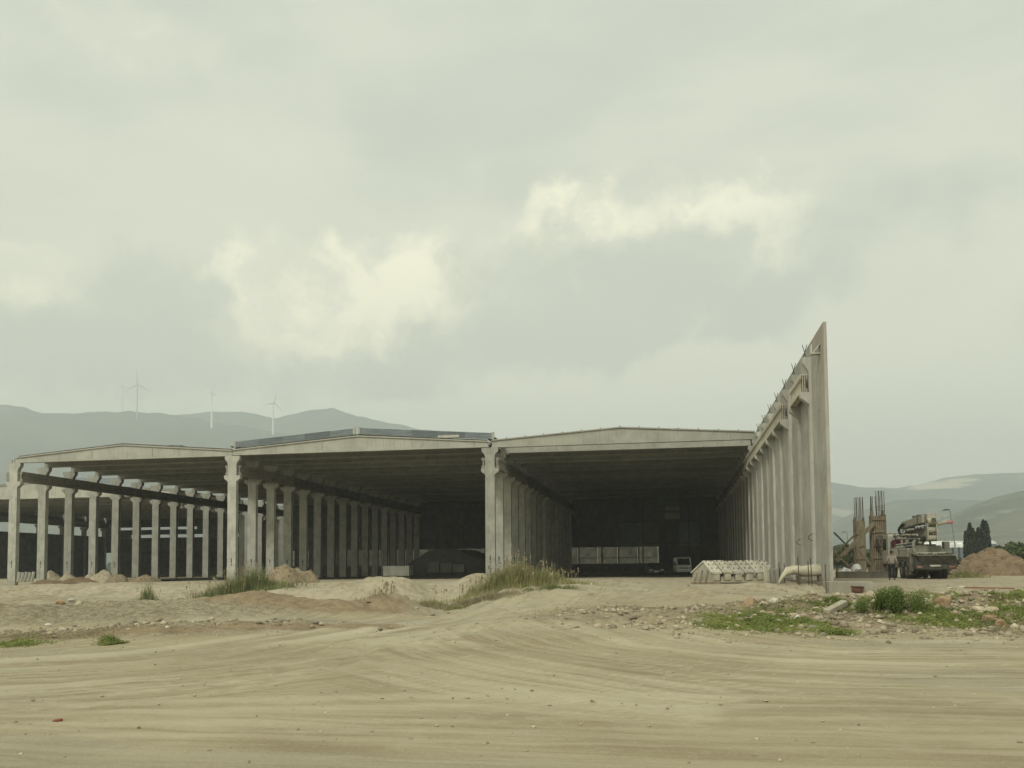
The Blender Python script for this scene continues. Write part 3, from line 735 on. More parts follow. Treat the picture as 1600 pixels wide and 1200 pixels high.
# dark floor sheet under the roof: the hall's shade painted into its colour
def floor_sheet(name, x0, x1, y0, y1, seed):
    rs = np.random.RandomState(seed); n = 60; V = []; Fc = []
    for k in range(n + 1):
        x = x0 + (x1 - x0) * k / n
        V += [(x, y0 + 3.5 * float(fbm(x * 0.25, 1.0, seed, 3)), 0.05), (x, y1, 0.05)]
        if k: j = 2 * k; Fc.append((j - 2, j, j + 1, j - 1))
    me = bpy.data.meshes.new(name); me.from_pydata(V, [], Fc); me.update(); me.materials.append(MT['shadefloor'])
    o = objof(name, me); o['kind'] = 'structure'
MT['shadefloor'] = mottled('painted_shade_floor', (0.028, 0.026, 0.019), (0.055, 0.05, 0.036), 0.3, 0.95)
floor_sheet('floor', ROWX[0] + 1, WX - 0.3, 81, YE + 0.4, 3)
# ribbed cladding sheets standing on the front edge of the middle bay
x0, x1, e, ap, dz = BAYS[1]; xm = (x0 + x1) / 2
def clad(xa, xb):
    c = MB(); za = e + (ap - e) * (1 - abs(xa - xm) / ((x1 - x0) / 2)); zb = e + (ap - e) * (1 - abs(xb - xm) / ((x1 - x0) / 2))
    n = 6; H = 0.56
    for q in range(n):
        z0 = H * q / n
        c.mesh([(xa, 0, za + z0), (xb, 0, zb + z0), (xb, -0.05, zb + z0 + H / n * 0.35), (xa, -0.05, za + z0 + H / n * 0.35), (xb, -0.05, zb + z0 + H / n * 0.8), (xa, -0.05, za + z0 + H / n * 0.8), (xb, 0, zb + z0 + H / n), (xa, 0, za + z0 + H / n)],
               [(0, 1, 2, 3), (3, 2, 4, 5), (5, 4, 6, 7)])
    c.mesh([(xa, 0.06, za), (xb, 0.06, zb), (xb, 0.06, zb + H), (xa, 0.06, za + H), (xa, 0, za), (xb, 0, zb), (xb, 0, zb + H), (xa, 0, za + H)], [(0, 3, 2, 1), (3, 7, 6, 2), (0, 4, 7, 3), (1, 2, 6, 5)])
    return c
for (a, b) in ((x0 + 0.3, xm - 0.35), (xm + 0.25, x1 + 0.35)):
    n = 5
    for q in range(n):
        xa = a + (b - a) * q / n; xb = a + (b - a) * (q + 1) / n - 0.03
        hb_(clad(xa, xb), 'cladding_sheet', MT['cladding'], (0, Y0 + 0.12, CAP + dz + 0.14))
for xx in (x0 + 0.2, xm - 0.3, xm + 0.18, x1 + 0.38):
    z = e + (ap - e) * (1 - min(1, abs(xx - xm) / ((x1 - x0) / 2)))
    hb_(MB().box(xx - 0.10, xx + 0.10, -0.02, 0.14, z - 0.02, z + 0.60), 'cladding_post', MT['beamc'], (0, Y0 + 0.05, CAP + dz + 0.14))
hb_(MB().box(0, 1.9, -0.03, 0.0, 0, 0.22), 'pale_patch', MT['beamc'], (ROWX[2] - 4.6, Y0 + 0.05, CAP + 0.95 + dz))
hb_(MB().tube((0, 0, 0), (0.05, -0.15, 0.22), 0.14, 10), 'drain_pipe', MT['galv'], (ROWX[2] - 0.05, Y0 + 0.1, CAP + 0.3))
# sheet packs lying on the left bay roof
for (xx, ww, hh) in ((-49.5, 5.5, 0.10), (-46.6, 1.2, 0.34), (-44.6, 1.0, 0.22), (-42.8, 3.0, 0.08)):
    z = 0.55 + (1.42 - 0.55) * (1 - abs(xx - (-50.2)) / 11.1) + CAP + 0.16
    tag(MB().box(-ww / 2, ww / 2, 0, 1.6, 0, hh).build('sheet_pack', MT['cladding'], None, (xx, Y0 + 3, z)), 
        {5.5: 'long thin pack of grey sheets right of the left bay ridge', 1.2: 'thickest short pack of sheets on the left bay roof', 1.0: 'small low pack of sheets right of the thickest pack on the left bay roof', 3.0: 'flat pack of sheets nearest the joint of left and middle bay roofs'}[ww], 'sheet pack')

# back wall of the hall: lower band open to a yard wall behind, blind concrete above
def wall_grid(parent, off, xs, zs, y, m, skip=(), th=0.2, name='wall_panel', special={}):
    for i in range(len(xs) - 1):
        for j in range(len(zs) - 1):
            if (i, j) in skip: continue
            o = MB().box(xs[i] + 0.01, xs[i + 1] - 0.01, 0, th, zs[j] + 0.01, zs[j + 1] - 0.01).build(name, special.get((i, j), m), parent, Vector((0, y, 0)) + off)
yb = YE + 0.5
xs = list(np.linspace(ROWX[0], WX, 24)); zs = [0, 1.55, 2.8, 4.0, 7.6, 11.8]
skip = set()
for i in range(23):
    if xs[i + 1] < -1.5:
        for j in (1, 2): skip.add((i, j))
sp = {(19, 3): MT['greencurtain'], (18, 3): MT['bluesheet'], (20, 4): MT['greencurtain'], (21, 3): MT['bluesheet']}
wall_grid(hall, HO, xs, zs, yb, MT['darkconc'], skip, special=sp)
hb_(MB().box(ROWX[0], WX, 0.21, 0.3, 4.02, 11.8).box(-1.8, WX, 0.21, 0.3, 0, 4.0), 'joint_light_block', MT['darkconc'], (0, yb, 0))  # unseen sheet added behind the panels to block light through their joints
# posts and rails in the open band
for x in [xx + (0.5 if q_ % 3 == 1 else 0) for q_, xx in enumerate(xs[1:-1])]: hb_(MB().box(x - 0.10, x + 0.10, 0, 0.15, 1.57, 3.98), 'window_post', MT['darkconc'], (0, yb - 0.2, 0))
hb_(MB().box(ROWX[0], -3.0, 0, 0.1, 2.35, 2.45), 'window_rail', MT['darkconc'], (0, yb + 0.1, 0))
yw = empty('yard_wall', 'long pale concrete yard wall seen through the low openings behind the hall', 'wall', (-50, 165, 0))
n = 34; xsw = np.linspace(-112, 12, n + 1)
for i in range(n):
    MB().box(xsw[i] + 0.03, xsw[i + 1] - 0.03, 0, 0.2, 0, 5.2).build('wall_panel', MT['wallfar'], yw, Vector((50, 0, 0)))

# ------------------------------------------------------------------ neighbouring hall, further back on the left
nh = empty('neighbour_hall', 'second precast hall set back behind the left colonnade with open sides', 'building', (-92, 112, 0))
NO = Vector((92, -112, 0)); NYE = 162
NX = [-66.5, -112.0, -150.0]; NS = 6.25
for i, X in enumerate(NX):
    for k in range(3 if i == 0 else 0, 9): objof('column', cdat, nh, Vector((X, 112 + NS * k, 0)) + NO)
for (a, b) in zip(NX[1:], NX[:-1]):
    bd = roof_beam(a + 0.1, b - 0.1, 0.7, 2.3).data('roof_beam', MT['beamc']); xm = (a + b) / 2
    sds = []
    for (xa, za, xb, zb) in ((a + 0.2, 0.7, xm - 0.02, 2.3), (xm + 0.02, 2.3, b - 0.2, 0.7)):
        sds.append(MB().prism([(xa, za + 0.006), (xb, zb + 0.006), (xb, zb + 0.13), (xa, za + 0.13)], 0.01, NS - 0.01).data('roof_slab', MT['slab']))
    for k in range(9):
        objof('roof_beam', bd, nh, Vector((0, 112 + NS * k, CAP)) + NO)
        if k < 8:
            for sd in sds: objof('roof_slab', sd, nh, Vector((0, 112 + NS * k + 0.2, CAP)) + NO)
cb6 = crane_beam(NS, 1).data('crane_beam', MT['crane'])
for X in NX:
    for k in range(8): objof('crane_beam', cb6, nh, Vector((X + 0.43, 112 + NS * k + 0.2, COR)) + NO)
for q in range(5):
    MB().box(0, 3.1, 0, 0.12, 0, 0.75).box(0, 3.1, -0.03, -0.001, 0.3, 0.36).build('cladding_sheet', MT['cladding'], nh, Vector((-92 + 3.2 * q, 112.5, CAP + 2.35 - 0.07 * abs(2 * q - 2) )) + NO)
# side wall up to 7.9 m with a gap below the roof
for k in range(8):
    y = 112 + NS * k
    MB().box(0, 0.2, 0.47, NS - 0.01, 0, 7.9).build('wall_panel', MT['darkconc'], nh, Vector((NX[1], y, 0)) + NO)
    MB().box(0, 0.2, 0.47, NS - 0.01, 10.2, 11.2).build('wall_panel', MT['darkconc'], nh, Vector((NX[1], y, 0)) + NO)
xs = list(np.linspace(NX[1], NX[0], 17)); zs = [0, 1.7, 4.7, 7.6, 8.2, 9.2, 9.7, 11.8]
sk = {(i, 1) for i in range(8, 16)} | {(i, 3) for i in (2, 3, 4, 5, 6, 7, 10)} | {(i, 5) for i in range(1, 7)} | {(0, 1), (0, 0)}
wall_grid(nh, NO, xs, zs, NYE + 0.6, MT['darkconc'], sk)
# steel portal frames standing inside
sf = empty('portal_frame', 'dark blue steel frame standing inside the neighbouring hall', 'building frame', (-97, 150, 0))
for x in (0, 3.4, 6.8, 10.2): MB().box(x - 0.13, x + 0.13, 0, 0.26, 0, 8.0).build('post', MT['bluesteel'], sf)
for z in (4.3, 7.9): MB().box(-0.13, 10.33, 0.27, 0.45, z, z + 0.22).build('rail', MT['bluesteel'], sf)

# ------------------------------------------------------------------ things inside the main hall
def vehicle_van(loc, rz):
    r = empty('van', 'small white van parked nose out deep inside the right bay', 'van', loc, rz)
    # front faces -Y, width along X
    b = MB(); prof = [(0.0, 0.35), (0.0, 0.95), (0.18, 1.12), (0.85, 1.95), (1.1, 2.0), (4.4, 2.0), (4.5, 1.8), (4.5, 0.35)]
    b.prism(prof, -0.84, 0.84, 'X'); b.build('body', MT['white'], r, bevel=0.06)
    ws = MB(); ws.mesh([(-0.70, 0.17 - 0.012, 1.14), (0.70, 0.17 - 0.012, 1.14), (0.62, 0.76 - 0.012, 1.86), (-0.62, 0.76 - 0.012, 1.86), (-0.70, 0.20, 1.14), (0.70, 0.20, 1.14), (0.62, 0.80, 1.86), (-0.62, 0.80, 1.86)], [(0, 1, 2, 3), (4, 7, 6, 5), (0, 4, 5, 1), (1, 5, 6, 2), (2, 6, 7, 3), (3, 7, 4, 0)])
    ws.build('windscreen', MT['glass'], r)
    for s in (-1, 1):
        MB().box(s * 0.62 - 0.15, s * 0.62 + 0.15, -0.03, 0.02, 0.70, 0.86).build('headlight', MT['galv'], r, bevel=0.02)
        MB().box(s * 0.98 - 0.09, s * 0.98 + 0.09, 0.30, 0.40, 1.15, 1.40).build('mirror', MT['grime'], r, bevel=0.02)
        for y in (0.75, 3.6):
            t = MB().tube((s * 0.66, y, 0.33), (s * 0.85, y, 0.33), 0.33, 18).build('wheel', MT['rubber'], r)
            MB().tube((s * 0.852, y, 0.33), (s * 0.862, y, 0.33), 0.18, 12).build('rim', MT['galv'], t)
    MB().box(-0.42, 0.42, -0.025, 0.01, 0.72, 0.84).build('grille', MT['grime'], r)
    MB().box(-0.82, 0.82, -0.09, 0.0, 0.36, 0.60).build('bumper', MT['white'], r, bevel=0.03)
    MB().box(-0.26, 0.26, -0.10, -0.092, 0.42, 0.53).build('number_plate', MT['plastic'], r)
    return r
p = at(1069, 99, 0); vehicle_van((p.x, p.y, 0.01), R(4))
def dark_car(loc, rz):
    r = empty('car', 'dark car parked in the shade left of the white van', 'car', loc, rz)
    b = MB(); prof = [(0.0, 0.3), (0.0, 0.72), (0.9, 0.86), (1.5, 1.35), (2.9, 1.38), (3.7, 0.95), (4.2, 0.88), (4.2, 0.3)]
    b.prism(prof, -0.82, 0.82, 'X'); b.build('body', MT['darkpaint'], r, bevel=0.07)
    MB().mesh([(-0.66, 0.93, 0.90), (0.66, 0.93, 0.90), (0.56, 1.46, 1.335), (-0.56, 1.46, 1.335)], [(0, 1, 2, 3)]).build('windscreen', MT['glass'], r)
    for s in (-1, 1):
        MB().box(s * 0.6 - 0.16, s * 0.6 + 0.16, -0.02, 0.02, 0.56, 0.68).build('headlight', MT['galv'], r)
        for y in (0.8, 3.4): MB().tube((s * 0.65, y, 0.3), (s * 0.83, y, 0.3), 0.3, 16).build('wheel', MT['rubber'], r)
    MB().box(-0.26, 0.26, -0.03, -0.005, 0.40, 0.51).build('number_plate', MT['plastic'], r)
p = at(1026, 96, 0); dark_car((p.x, p.y, 0.01), R(8))
# tarpaulin-covered arched heap and crates in the middle bay
def arch_heap():
    r = empty('covered_heap', 'big arched heap under a dark tarpaulin inside the middle bay', 'covered heap', at(700, 92, 0))
    c = MB(); n = 22; L = 9
    for j in range(L):
        for k in range(n + 1):
            t = math.pi * k / n
            rr = 1 + 0.05 * math.sin(5 * t + j) + 0.22 * float(fbm(t * 1.9, j * 0.7, 5, 3))
            c.v.append((-4.3 * math.cos(t) * rr, j * 0.9, max(0, 2.9 * math.sin(t) ** 0.8 * rr)))
    for j in range(L - 1):
        for k in range(n): a = j * (n + 1) + k; c.f.append((a, a + 1, a + n + 2, a + n + 1))
    c.f.append(tuple(range(n + 1))[::-1]); c.f.append(tuple(range((L - 1) * (n + 1), L * (n + 1))))
    c.smooth = True
    c.build('tarpaulin', MT['tarp'], r)
    for q in range(3):
        a = -1.9 + q * 1.3
        MB().box(a, a + 1.2, -0.9, -0.05, 0.55, 1.6 - 0.12 * q).build('crate', MT['darkconc'], r)
arch_heap()
p = at(622, 90, 0)
tag(MB().box(-1.35, 1.35, -0.7, 0.7, 0.25, 1.25).build('concrete_block', MT['beamc'], None, p, bevel=0.02), 'grey concrete block lying left of the dark arched heap in the middle bay', 'concrete block')
tag(MB().box(-1.35, -0.9, -0.5, 0.5, 0, 0.245).box(0.9, 1.35, -0.5, 0.5, 0, 0.245).build('timber_bearer', MT['timberdark'], None, p), 'timber bearers under the grey concrete block in the middle bay', 'timber bearers', kind='stuff')
# blind low wall pieces in the back of the right bay
g = empty('storage_rack', 'tall storage rack with pale boards at the back of the right bay', 'rack', at(1030, 125, 0))
for x in (-2.2, 1.0, 4.2): MB().box(x - 0.08, x + 0.08, 0, 0.16, 0, 9.8).build('post', MT['bluesteel'], g)
for z in (4.2, 7.4, 8.6, 9.5): MB().box(-2.2, 4.2, 0.17, 0.30, z, z + 0.14).build('shelf', MT['darkconc'], g)
MB().box(0.9, 3.0, -0.1, -0.02, 7.65, 8.45).build('board', MT['beamc'], g); MB().box(0.95, 2.9, -0.1, -0.02, 8.85, 9.4).build('board', MT['beamc'], g)

# ------------------------------------------------------------------ foundations and blocks at the foot of the wall
fb = MB().box(-0.45, 1.35, 0, 1.8, -0.75, 0.19)
tag(fb.build('foundation_block', MT['beamc'], None, (WX + 0.1, 40.4, 0.0), bevel=0.02), 'grey concrete foundation block under the near end of the tall wall', 'foundation')
tag(MB().box(-0.5, 0.3, 0, 33, -0.7, 0.12).build('foundation_strip', MT['darkconc'], None, (WX + 0.0, 42.25, 0)), 'dark concrete foundation strip along the inner foot of the tall wall', 'foundation')
p = onground(1337, 38.5)
tag(MB().box(-0.45, 0.45, -0.3, 0.3, 0, 0.42).build('concrete_block', MT['beamc'], None, (p.x - 0.5, p.y + 0.6, p.z - 0.05), (0, 0, 0.2), bevel=0.02), 'loose square concrete block right of the wall foundation', 'concrete block')
tag(MB().box(-0.22, 0.22, -0.2, 0.2, 0, 0.22).box(-0.26, 0.26, -0.24, 0.24, 0.221, 0.26).build('rusty_box', mottled('red_rust', (0.08, 0.04, 0.028), (0.14, 0.07, 0.05), 6, 0.9), None, (p.x + 0.05, p.y - 0.1, p.z), (0, 0.06, -0.3), bevel=0.01), 'red-brown rusty steel box beside the wall foundation', 'steel box')
for i, (px, zc, hh) in enumerate(((1218, 47, 1.1), (1226, 47, 1.05), (1249, 41.5, 1.3), (1269, 40.5, 1.25), (1264, 41, 1.1), (1291, 38.5, 1.25), (1204, 49, 0.9))):
    q = onground(px, zc)
    o = MB().tube((0, 0, -0.2), (random.uniform(-.05, .05), 0, hh), 0.022, 6).build('rebar_stake', MT['rust'], None, q)
    tag(o, ['rusty stake right of the precast stack, left of its neighbour', 'rusty stake just left of the cream tarpaulin roll', 'rusty stake in front of the middle of the tarpaulin roll', 'right-hand one of two crossing stakes at the roll end', 'left-hand one of two crossing stakes at the roll end', 'tallest rusty stake in front of the wide near wall panel', 'short rusty stake behind the right end of the precast stack'][i], 'stake', 'rusty stakes along the wall foot')
# tarpaulin roll
def roll():
    r = empty('tarpaulin_roll', 'cream tarpaulin roll slumping off trestles at the foot of the wall', 'tarpaulin', onground(1255, 43))
    c = MB(); n = 12; rings = []
    pts = [(-1.15, -0.1, 0.05, 0.10), (-1.0, 0, 0.28, 0.16), (-0.8, 0, 0.55, 0.20), (-0.45, 0, 0.66, 0.22), (0, 0.02, 0.62, 0.26), (0.5, 0.0, 0.62, 0.29), (1.0, 0.0, 0.60, 0.30), (1.02, 0, 0.6, 0.2)]
    for (x, y, z, rr) in pts:
        for k in range(n):
            t = 2 * math.pi * k / n; q = rr * (1 + 0.12 * math.sin(3 * t + x * 4))
            c.v.append((x, y + q * math.cos(t) * 1.1, z + q * math.sin(t)))
    for j in range(len(pts) - 1):
        for k in range(n): a = j * n + k; b = j * n + (k + 1) % n; c.f.append((a, b, b + n, a + n))
    c.f.append(tuple(range(n))); c.f.append(tuple(range((len(pts) - 1) * n, len(pts) * n)))
    c.smooth = True; c.build('cloth', MT['canvas'], r)
    for x in (-0.2, 0.75):
        MB().box(x - 0.06, x + 0.06, -0.35, 0.35, 0, 0.36).build('trestle', MT['timberdark'], r)
roll()

# ------------------------------------------------------------------ stack of precast gable units
def precast_stack():
    base = at(1113, 46.5, 0); base.z = gz(base.x, base.y) + 0.06
    N = 6; W = 0.54
    g = Vector((1.05, -3.0, 0)); gd = g.normalized(); rd = Vector((3.4, 1.2, 0)).normalized()
    ang = math.atan2(rd.y, rd.x)
    for i in range(N):
        r = empty('roof_unit', None, 'precast unit', base + rd * (W + 0.065) * i + Vector((0, 0, 0.02 * math.sin(i * 2.1))), ang, 'precast roof units lined up on bearers')
        r['label'] = ['leftmost pale gabled roof unit of the lined-up precast row, with props at its open end', 'second pale roof unit from the left end of the precast row', 'third roof unit from the left, standing slightly proud of the row', 'fourth pale roof unit, just right of the slightly proud one', 'fifth roof unit, one before the right end of the precast row', 'rightmost sloping roof unit behind the upright slabs'][i]
        # local: x along the row, y = away from viewer; gable section in y-z
        D = 3.1; h0, hp = 0.55, 1.16
        top = [(0, h0), (D * 0.42, hp), (D, h0)]
        c = MB(); t = 0.10
        c.prism([(0, h0), (D * .42, hp), (D, h0), (D, h0 - t), (D * .42, hp - t), (0, h0 - t)], 0, W, 'X')
        c.build('sloping_slab', MT['pale'], r, bevel=0.012)
        lg = MB(); lg.prism([(0.02, h0 - t - .002), (0.02, 0.12), (0.14, 0.06), (0.24, 0.12), (0.24, h0 - t + .02)], W * 0.18, W * 0.82, 'X')
        lg.build('leg', MT['pale'], r, bevel=0.01)
        lg = MB(); lg.box(W * 0.18, W * 0.82, D - 0.24, D - 0.02, 0.06, h0 - t - .002); lg.build('leg', MT['pale'], r)
        if i == 0:
            MB().prism([(0.25, 0.08), (0.25, h0 - 0.02), (D * .42, hp - 0.13), (D - 0.3, h0), (D - 0.3, 0.08)], 0.05, 0.12, 'X').build('end_web', MT['pale'], r)
        hk = MB()
        for y in (0.35, 0.8, 1.15):
            z = h0 + (hp - h0) * y / (D * 0.42)
            for x in (W * 0.25, W * 0.75):
                hk.path([(x - 0.03, y, z - 0.01), (x - 0.02, y, z + 0.07), (x + 0.02, y, z + 0.07), (x + 0.03, y, z - 0.01)], 0.012, 5)
        o = hk.build('lifting_hooks', MT['rust'], r); o['kind'] = 'stuff'
    # upright slabs leaning against the right end
    labs = ['palest upright slab at the left end of the group leaning on the precast row', 'second upright slab from the left, beside the palest one', 'third upright slab, left of the greyest', 'rightmost and greyest upright slab next to the tarpaulin roll']
    for k in range(4):
        q = base + rd * (2.75 + 0.33 * k) + gd * (0.35 - 0.10 * k); q.z = gz(q.x, q.y)
        tag(MB().box(0, 0.29, 0, 0.10, 0, 0.80).box(0.10, 0.19, -0.03, -0.002, 0.05, 0.72).build('upright_slab', MT['pale'] if k == 0 else MT['beamc'], None, q, (R(-7), 0, ang), bevel=0.012), labs[k], 'slab', 'upright slabs leaning on the precast row')
    for k in range(5):
        q = base + rd * (-0.25 + 0.10 * (k % 2)) - gd * (0.25 + 0.42 * k)
        q.z = gz(q.x, q.y)
        tag(MB().beam((0, 0, 0), (0.16, 0.10, 0.62 + 0.10 * math.sin(k)), 0.045, 0.045).build('timber_prop', MT['timber'], None, q),
            ['nearest thin timber prop at the open gable end of the precast row', 'second timber prop from the front at the gable end', 'middle timber prop under the gable of the precast row', 'second timber prop from the back at the gable end', 'rearmost timber prop at the gable end of the precast row'][k], 'prop', 'thin props at the gable end of the precast row')
    tag(MB().beam((0, 0, 0.05), (1.5, 0.5, 0.05), 0.12, 0.10).build('bearer', MT['timber'], None, onground(1080, 45)), 'timber bearer lying in front of the gable end of the precast row', 'timber')
precast_stack()

# ------------------------------------------------------------------ formwork columns with starter bars
def formwork(px0, px1, zc, ztop, bars, label, seed):
    rnd = random.Random(seed)
    a = at(px0, zc, 0); b = at(px1, zc, 0); W = (b - a).length
    r = empty('formwork_column', label, 'formwork', (a.x, a.y, 0), 0.12)
    D = W * 0.75
    MB().box(0.05, W - 0.05, 0.05, D, 0, ztop - 0.12).build('plywood_form', MT['timberdark'], r)
    nb = 6
    for k in range(nb):
        x = W * (k + 0.2) / nb
        hh = ztop - rnd.uniform(0.0, 0.25)
        o = MB().box(x, x + 0.10, -0.03, 0.045, 0.02 + rnd.uniform(0, .1), hh).build('batten', MT['timber'], r)
    for z in np.arange(0.5, ztop - 0.3, 0.95):
        MB().beam((-0.08, -0.075, z), (W * rnd.uniform(0.75, 1.05), -0.075, z + rnd.uniform(-.06, .06)), 0.07, 0.09).build('waling', MT['timber'], r)
    for y in (0.1, D * 0.5, D - 0.1):
        MB().box(-0.09, 0.045, y, y + 0.08, 0, ztop + rnd.uniform(-.1, .35)).build('side_batten', MT['timber'], r)
        MB().box(W - 0.045, W + 0.09, y, y + 0.08, 0, ztop + rnd.uniform(-.1, .35)).build('side_batten', MT['timber'], r)
    for (fx, fy, top) in bars:
        x = W * fx; y = D * fy
        MB().tube((x, y, ztop - 0.12), (x + rnd.uniform(-.05, .05), y + rnd.uniform(-.04, .04), top), 0.024, 6).build('starter_bar', MT['rust'], r)
    return r, W, D
zc = 66
f1, W1, D1 = formwork(1340, 1353, zc + 4, zat(1345, 812, zc + 4), [(x, y, zat(1345, 777, zc + 4) + (x * 7 % 1) * .1) for x in (0.06, 0.35, 0.65, 0.95) for y in (0.2, 0.85)], 'narrower left timber formwork column with rusty starter bars', 3)
f2, W2, D2 = formwork(1367, 1386, zc, zat(1375, 803, zc), [(x, y, zat(1375, 766, zc)) for x in (0.34, 0.46, 0.6, 0.72, 0.84, 0.96) for y in (0.12,)] + [(x, 0.9, zat(1375, 774, zc)) for x in (0.02, 0.08, 0.14, 0.24, 0.5, 0.8)], 'wider right timber formwork column with tallest starter bars', 5)
zt = zat(1375, 799, zc)
for z in (zt + 0.1, zt + 0.28, zt + 0.42): MB().beam((W2 * 0.3, 0.05, z), (W2, 0.05, z), 0.03, 0.03).build('stirrup', MT['rust'], f2)
props = [((1366, 66.0, 817), (1307, 66, 877), 0.28, 0.09, 'widest plank brace running from the right formwork column down to the left'),
         ((1339, 64, 832), (1303, 66, 868), 0.10, 0.08, 'thin brace rising to the right against the left formwork column'),
         ((1303, 66, 832), (1329, 66.5, 858), 0.10, 0.08, 'dark thin brace falling to the right next to the tall wall'),
         ((1336, 65, 850), (1362, 65, 884), 0.13, 0.08, 'short plank brace at the foot of the left formwork column'),
         ((1337, 64.2, 846), (1345, 64.2, 889), 0.10, 0.07, 'pale upright plank leaning on the left formwork column'),
         ((1307, 66, 866), (1330, 66, 888), 0.10, 0.08, 'low brace falling to the right near the white sacks'),
         ((1329, 65.5, 858), (1324, 65.5, 878), 0.09, 0.09, 'short dark steel strut below the crossing braces')]
for (a, b, wd, ht, lab) in props:
    pa = at(a[0], a[1], zat(a[0], a[2], a[1])); pb = at(b[0], b[1], max(0.02, zat(b[0], b[2], b[1])))
    tag(MB().beam((0, 0, 0), pb - pa, ht, wd).build('brace', MT['timber'] if 'dark' not in lab else MT['grime'], None, pa), lab, 'brace', 'braces round the formwork columns')
fs = at(1307, 60, 0); fe = at(1390, 60, 0)
q = MB(); q.beam((0, 0, 0.28), (fe - fs) + Vector((0, 0, 0.28)), 0.35, 0.45); tag(q.build('ground_beam', MT['darkconc'], None, fs, bevel=0.02), 'long low concrete ground beam in front of the formwork columns', 'concrete beam')
for (px, pz, h, lab) in ((1322, 64, 0.75, 'crumpled white plastic sack left of the larger one behind the ground beam'), (1337, 64, 1.0, 'largest crumpled white plastic sack by the left formwork column'), (1355, 63.5, 0.5, 'small white sack between the two formwork columns')):
    me_ = bpy.data.meshes.new('sack'); bm = bmesh.new(); bmesh.ops.create_icosphere(bm, subdivisions=2, radius=0.5)
    for v in bm.verts:
        n_ = v.co.normalized(); k = 1 + 0.35 * math.sin(7 * n_.x + px) * math.sin(5 * n_.z + 2) + random.uniform(-.12, .12); v.co = Vector((n_.x * 0.45 * h, n_.y * 0.4 * h, n_.z * 0.62 * h)) * k
    bm.to_mesh(me_); bm.free(); me_.materials.append(MT['plastic'])
    o = objof('plastic_sack', me_, None, at(px, pz, 0.42 * h), (0, 0.3, px)); tag(o, lab, 'sack', 'white sacks by the formwork')

